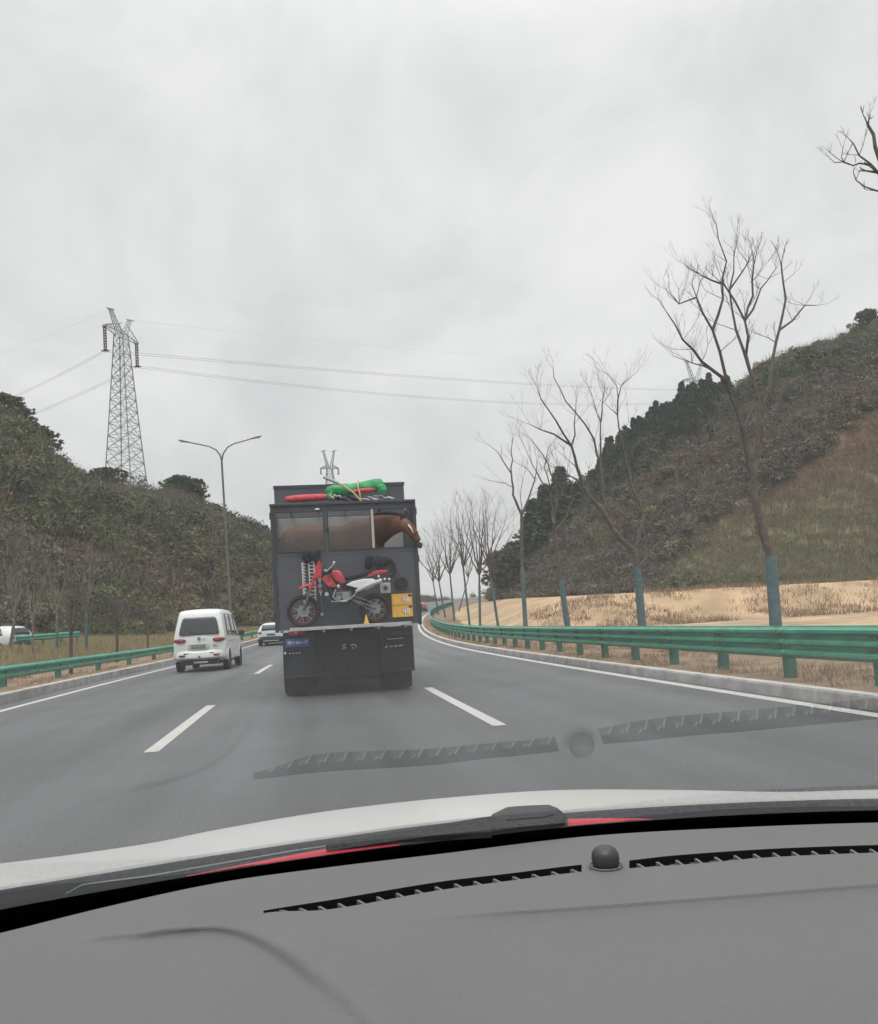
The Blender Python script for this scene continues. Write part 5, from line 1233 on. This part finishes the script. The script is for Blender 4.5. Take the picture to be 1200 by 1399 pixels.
# ------------------------------------------------------------------ vegetation in bulk
def leaf_quads(cen, ax, size, rg, n_per, aniso=1.6, shell=.55):
    """n_per leaf quads around each centre; returns verts (N*4,3)"""
    n = len(cen); k = n_per; d = rg.normal(size=(n, k, 3)); d /= np.linalg.norm(d, axis=2, keepdims=True)
    r = shell+(1-shell)*rg.random((n, k, 1))**.6; pos = cen[:, None, :]+d*r*ax[:, None, :]
    a = rg.normal(size=(n, k, 3)); a /= np.linalg.norm(a, axis=2, keepdims=True); b = np.cross(a, rg.normal(size=(n, k, 3))); b /= np.linalg.norm(b, axis=2, keepdims=True)
    s = size[:, None, None]*(.6+.8*rg.random((n, k, 1))); a = a*s*aniso; b = b*s
    return np.stack([pos-a-b*.6, pos+a*.2-b, pos+a+b*.5, pos-a*.3+b], 2)
def brush(name, label, t0, t1, seed, n, group=None, hmul=1.0):
    rg = np.random.default_rng(seed); C_, A_, S_, K_ = [], [], [], []; rnd = random.Random(seed)
    pal = {'o': (.150, .140, .078), 'b': (.160, .128, .088), 'p': (.138, .122, .098), 'y': (.19, .185, .09), 'd': (.068, .088, .052), 'r': (.165, .108, .076), 'g': (.115, .130, .062)}
    cnt = 0; tries = 0
    while cnt < n and tries < n*12:
        tries += 1; t = rnd.uniform(t0, t1); d0 = float(np.interp(t, ST, SD0)); d1 = float(np.interp(t, ST, SD1))
        y = d0-3+(d1+7-d0)*rnd.random(); 
        if rnd.random() > (y/(d1+7)): continue
        x = t*y
        if abs(x-cx(y)) < 13: continue
        z = land(x, y); zn = zone(x, y, z); sr = (y-d0)/(d1-d0)
        if zn in ('sand', 'meadow') : continue
        if zn == 'cut' and rnd.random() > .05: continue
        nz = fbm(x, y, .035, 3); n2 = fbm(x+200, y-70, .06, 3); n3 = fbm(x-50, y+90, .09, 3); q = rnd.random()
        if t > .1:
            if (sr > .55 and t < .46) or (sr > .72 and n2 > -.05): key = 'd' if nz > -.25 else 'g'
            elif n2 < -.12: key = 'p'
            elif nz > .12: key = 'g'
            else: key = 'o' if n3 > 0 else 'b'
        else:
            if sr < .25 and n3 < .1: key = 'p' if n2 < 0 else 'b'
            elif nz > .1: key = 'g'
            elif n2 < -.1: key = 'b'
            elif n3 < -.2: key = 'd'
            else: key = 'o'
        if q < .1: key = rnd.choice('ygdrpb')
        sc_ = rnd.uniform(.6, 1.35)*hmul*(1.25 if key == 'd' else 1)*(1.25 if sr > .93 and rnd.random() < .5 else 1)
        if zn == 'cut': sc_ *= .4; key = rnd.choice('yog')
        C_.append((x, y, z+sc_*.55)); A_.append((1.45*sc_, 1.45*sc_, sc_*(.8 if key != 'd' else 1.3))); S_.append((.066*sc_+.024)*min(1, max(.5, y/95))); K_.append(np.array(pal[key])*rnd.uniform(.8, 1.22)); cnt += 1
    C_, A_, S_, K_ = map(np.array, (C_, A_, S_, K_)); k = 270
    # each shrub is three unequal lobes, so that outlines are uneven
    off = rg.normal(size=(len(C_), 3, 3))*A_[:, None, :]*np.array((.55, .55, .3)); cc = (C_[:, None, :]+off).reshape(-1, 3); aa = np.repeat(A_, 3, 0)*(.35+.4*rg.random((len(C_)*3, 1)))
    v = leaf_quads(cc, aa, np.repeat(S_, 3), rg, k//3, shell=.35); nq = v.shape[0]*v.shape[1]; v = v.reshape(-1, 3)
    f = np.arange(nq*4).reshape(-1, 4); col = np.repeat(np.repeat(K_, 3, 0)*(.82+.36*rg.random((len(cc), 1))), (k//3), 0); col = col*(.85+.3*rg.random((len(col), 1))); col = np.repeat(col, 4, 0)
    # upright bare twigs, pale grey-brown
    m = int(len(C_)*.6); ix = rg.choice(len(C_), m, replace=False); tw = 24
    base = np.repeat(C_[ix]-np.array((0, 0, .4)), tw, 0)+rg.normal(size=(m*tw, 3))*np.array((.5, .5, .1)); d = rg.normal(size=(m*tw, 3))*np.array((.38, .38, .2))+np.array((0, 0, 1.0)); ln = (.9+1.6*rg.random((m*tw, 1))); tip = base+d*ln
    sd_ = np.cross(d, rg.normal(size=d.shape)); sd_ /= np.linalg.norm(sd_, axis=1, keepdims=True); sd_ *= .022
    v2 = np.stack([base-sd_, base+sd_, tip+sd_*.3, tip-sd_*.3], 1).reshape(-1, 3); f2 = np.arange(len(v2)).reshape(-1, 4)+len(v)
    c2_ = np.repeat(np.array([(.15, .13, .112)])*(.6+.8*rg.random((m*tw, 1))), 4, 0)
    o = npmesh(name, np.concatenate([v, v2]), np.concatenate([f, f2]), M['leaf'], np.concatenate([col, c2_])); tag(o, label, 'brush', kind='stuff'); return o
brush('hillside_brush', 'brown and olive scrub covering the left hillside', -.62, .02, 5, 4200)
brush('hillside_brush', 'dark green and grey-brown scrub covering the right hillside above the cut slope', .135, 1.0, 6, 6000)
def tufts(name, label, pts, h, w, cols, seed, nb=10, spread=.12):
    rg = np.random.default_rng(seed); P = np.array(pts); n = len(P); base = np.repeat(P, nb, 0)+rg.normal(size=(n*nb, 3))*np.array((spread, spread, 0))
    d = rg.normal(size=(n*nb, 3))*np.array((.35, .35, 0))+np.array((0, 0, 1)); hh = h*(.4+.9*rg.random((n*nb, 1))); tip = base+d*hh; s = np.cross(d, rg.normal(size=d.shape)); s /= np.linalg.norm(s, axis=1, keepdims=True); s *= w
    v = np.stack([base-s, base+s, tip+s*.2, tip-s*.2], 1).reshape(-1, 3); f = np.arange(len(v)).reshape(-1, 4)
    ci = rg.integers(0, len(cols), n); c = np.repeat(np.array(cols)[ci], nb, 0)*(.7+.6*rg.random((n*nb, 1))); o = npmesh(name, v, f, M['blade'], np.repeat(c, 4, 0)); tag(o, label, 'grass', kind='stuff')
rq = random.Random(3); pts = []
while len(pts) < 16000:
    y = 14+rq.random()**1.3*75; s = -(9.0+rq.random()**1.1*26); x = cx(y)+s
    if y > float(np.interp(x/y, ST, SD0))+4 or x/y < -.62: continue
    if fbm(x, y, .12) < -.2 and rq.random() < .7: continue
    pts.append((x, y, land(x, y)))
tufts('meadow_grass', 'dry yellow-green grass of the left meadow', pts, .34, .016, [(.29, .27, .13), (.24, .25, .11), (.36, .28, .17), (.30, .20, .14)], 8, 9, .2)
pts = []
for s0, s1, n in ((6.2, 9.6, 3000), (-6.85, -9.6, 900)):
    for _ in range(n):
        y = 5+rq.random()**1.5*80; s = s0+(s1-s0)*rq.random(); p = onroad(s, y)
        if fbm(p.x, p.y, .7) < -.05: continue
        pts.append((p.x, p.y, p.z+(.10 if s0 > 0 else .2)))
tufts('verge_grass', 'short straw-coloured grass under the guardrails', pts, .11, .006, [(.30, .24, .13), (.22, .18, .09), (.30, .17, .10)], 9, 9, .08)
pts = []
while len(pts) < 26000:
    t = rq.uniform(.38, 1.0); y = rq.uniform(52, 125); x = t*y; z = land(x, y)
    if zone(x, y, z) != 'cut': continue
    pts.append((x, y, z))
lowp = [p for p in pts if p[2]+fbm(p[0], p[1], .08)*7+rq.uniform(-4, 4) < 12]; ls_ = set(lowp); hip = [p for p in pts if p not in ls_]
tufts('slope_grass', 'thin yellow-green grass low on the cut slope of the right hill', lowp, .40, .03, [(.175, .17, .085), (.155, .15, .08), (.20, .155, .10)], 10, 9, .35)
tufts('slope_grass', 'sparse reddish brown growth high on the cut slope of the right hill', hip, .42, .03, [(.20, .13, .10), (.22, .15, .11), (.17, .13, .09), (.19, .17, .09)], 13, 9, .4)
pts = []
while len(pts) < 1300:
    y = rq.uniform(43, 51); t = rq.uniform(.2, 1.0); x = t*y
    if abs(x-cx(y)) < 12 or fbm(x, y, .18)+rq.uniform(-.35, .35) < .05: continue
    pts.append((x, y, land(x, y)))
tufts('bank_weeds', 'reddish dry weeds growing on the sandy cut bank', pts, .3, .02, [(.34, .24, .15), (.28, .20, .12), (.24, .16, .11)], 12, 8, .25)
# ------------------------------------------------------------------ conifers and broadleaf trees that stand out
def crown_tree(seed, kind, h):
    rg = np.random.default_rng(seed); n = 420 if kind == 'conifer' else 520
    z = rg.random(n); 
    if kind == 'conifer': rad = (1-z)**1.15*h*.27*(.3+.9*rg.random(n)); zz = h*(.10+.9*z)
    else: rad = np.sqrt(np.clip(1-(2*z-1)**2, 0, 1))*h*.36*(.5+.6*rg.random(n)); zz = h*(.22+.78*z)
    a = rg.random(n)*2*np.pi; lump = 1+.35*np.sin(a*3+z*9+seed); cen = np.stack([rad*lump*np.cos(a), rad*lump*np.sin(a), zz], 1); ax = np.tile(np.array([(.05, .05, .04)])*h, (n, 1))
    v = leaf_quads(cen, ax, np.full(n, .020*h), rg, 9, shell=.2).reshape(-1, 3); return v, np.arange(len(v)).reshape(-1, 4)
PROTO = {}
def make_tree(kind, seed, h=7.0):
    k = (kind, seed)
    if k not in PROTO:
        v, f = crown_tree(seed, kind, h); m = M['conif'] if kind == 'conifer' else M['broad']
        root = thing('conifer_tree' if kind == 'conifer' else 'leafy_tree', 'x', 'tree'); cr_ = npmesh('crown', v, f, m, parent=root)
        mb = MB(); mb.tube([(0, 0, -1.0), (0.05, 0, h*.4), (0, .05, h*.85)], [.16, .11, .03], 7); obj('trunk', mb, M['bark'], root, smooth=True); PROTO[k] = [root, False]; return root
    r = copy_tree(PROTO[k][0]); return r
def put(kind, seed, px, top, bottom, y, label, group, wide=1.0):
    r = make_tree(kind, seed); a = Y(px, bottom, y); b = Y(px, top, y); g = land(a.x, y); zt = b.z; z0 = min(a.z, g) if g < a.z+1.5 else a.z
    s = (zt-z0)/7.0; r.location = (a.x, y, z0); r.scale = (s*wide, s*wide, s); r.rotation_euler.z = rr.uniform(0, 6.28); r['label'] = label; r['group'] = group
GC = 'dark conifers along the ridge of the right hill'
put('conifer', 1, 770, 640, 712, 142, 'tallest dark conifer clump on the left shoulder of the right hill', GC, 1.5)
put('conifer', 2, 748, 664, 735, 140, 'dark conifer on the left side of the tallest conifer', GC, 1.5)
put('conifer', 3, 731, 684, 752, 138, 'dark conifer at the lower left of the conifer clump', GC, 1.4)
put('conifer', 1, 760, 668, 750, 136, 'dark conifer in front of the tallest conifer', GC, 1.6)
put('conifer', 2, 790, 664, 735, 142, 'dark conifer just right of the tallest conifer', GC, 1.5)
put('leafy', 4, 692, 752, 788, 136, 'isolated round dark tree on the bare skyline, left end of the right hill', 'single trees on the skyline', 1.15)
put('leafy', 5, 703, 742, 800, 140, 'slim dark tree beside the isolated round tree on the skyline', 'single trees on the skyline', .7)
SKY = [(723, 717), (730, 688), (745, 668), (765, 644), (775, 652), (784, 664), (800, 658), (816, 640), (826, 614), (841, 590), (856, 584), (880, 564), (904, 549), (925, 545), (935, 518), (945, 530), (962, 518), (975, 512), (990, 520), (1005, 512)]
for k in range(46):
    px = 724+k*6.1+rr.uniform(-2, 2); t = Y(px, 600, 100).x/100; y = float(np.interp(t, ST, SD1))-rr.uniform(1, 7); g = land(t*y, y); pb = proj((t*y, y, g))[1]; sy = float(np.interp(px, [a for a, b in SKY], [b for a, b in SKY]))+rr.uniform(-3, 9)
    if pb-sy < 8: continue
    put('conifer', rr.choice((1, 2, 3)), px, sy, pb+1, y, 'one of the dark conifers packed together on the skyline between clump and distant pylon', 'packed conifers on the right ridge', min(2.2, max(1.0, 34/(pb-sy))))
put('leafy', 4, 1188, 424, 470, 142, 'lone bushy tree on the skyline at the right edge', 'single trees on the skyline', .9)
put('leafy', 5, 8, 540, 600, 130, 'leafy dark tree on top of the left hill at the photo edge', 'single trees on the skyline', 1.3)
put('leafy', 4, 52, 585, 632, 131, 'rounded dark tree on the left ridge, right of the topmost one', 'single trees on the skyline', 1.4)
put('leafy', 5, 32, 572, 622, 130, 'dark tree between the topmost and the rounded tree on the left ridge', 'single trees on the skyline', 1.4)
put('leafy', 4, 245, 650, 685, 146, 'round bushy tree on the left ridge, right of the pylon foot', 'single trees on the skyline', 1.5)
put('leafy', 5, 146, 640, 678, 137, 'round bushy tree on the left ridge, left of the pylon foot', 'single trees on the skyline', 1.6)
put('leafy', 4, 262, 655, 692, 148, 'low bushy tree on the left ridge, nearest the street lamp', 'single trees on the skyline', 1.5)
# the closed row of conifers on the slope between the clump and the pylon: nothing tells them apart
for k in range(85):
    px = rr.uniform(800, 985); u = (px-800)/185; sky_y = float(np.interp(px, [800, 840, 870, 905, 940, 985], [655, 608, 580, 560, 540, 512])); dn = rr.random()**1.3*95*(1-.2*u)
    y = float(np.interp(px, [s[0] for s in SIL], [s[3] for s in SIL]))-6-dn*.28
    t = Y(px, 600, 100).x/100; g = land(t*y, y); pb = proj((t*y, y, g))[1]; hpx = rr.uniform(22, 40)
    put('conifer', rr.choice((1, 2, 3)), px, pb-hpx*.8, pb+2, y, 'one of the dark conifers packed together on the slope just under the right skyline', 'conifers on the slope under the ridge', rr.uniform(1.25, 1.7))

# ------------------------------------------------------------------ damp air
hz = MB(); hz.box(-420, 420, -60, 760, -1.5, 160); ho_ = obj('haze', hz, None, None) if False else None
hm = D.materials.new('haze'); hm.use_nodes = True; t_ = hm.node_tree; t_.nodes.clear(); o_ = t_.nodes.new('ShaderNodeOutputMaterial'); pv = t_.nodes.new('ShaderNodeVolumePrincipled')
pv.inputs['Color'].default_value = (.93, .94, .95, 1); pv.inputs['Density'].default_value = .00045; pv.inputs['Anisotropy'].default_value = .3; t_.links.new(pv.outputs[0], o_.inputs['Volume'])
h_o = obj('haze', hz, hm); h_o['kind'] = 'stuff'; h_o['label'] = 'thin damp haze in the air'
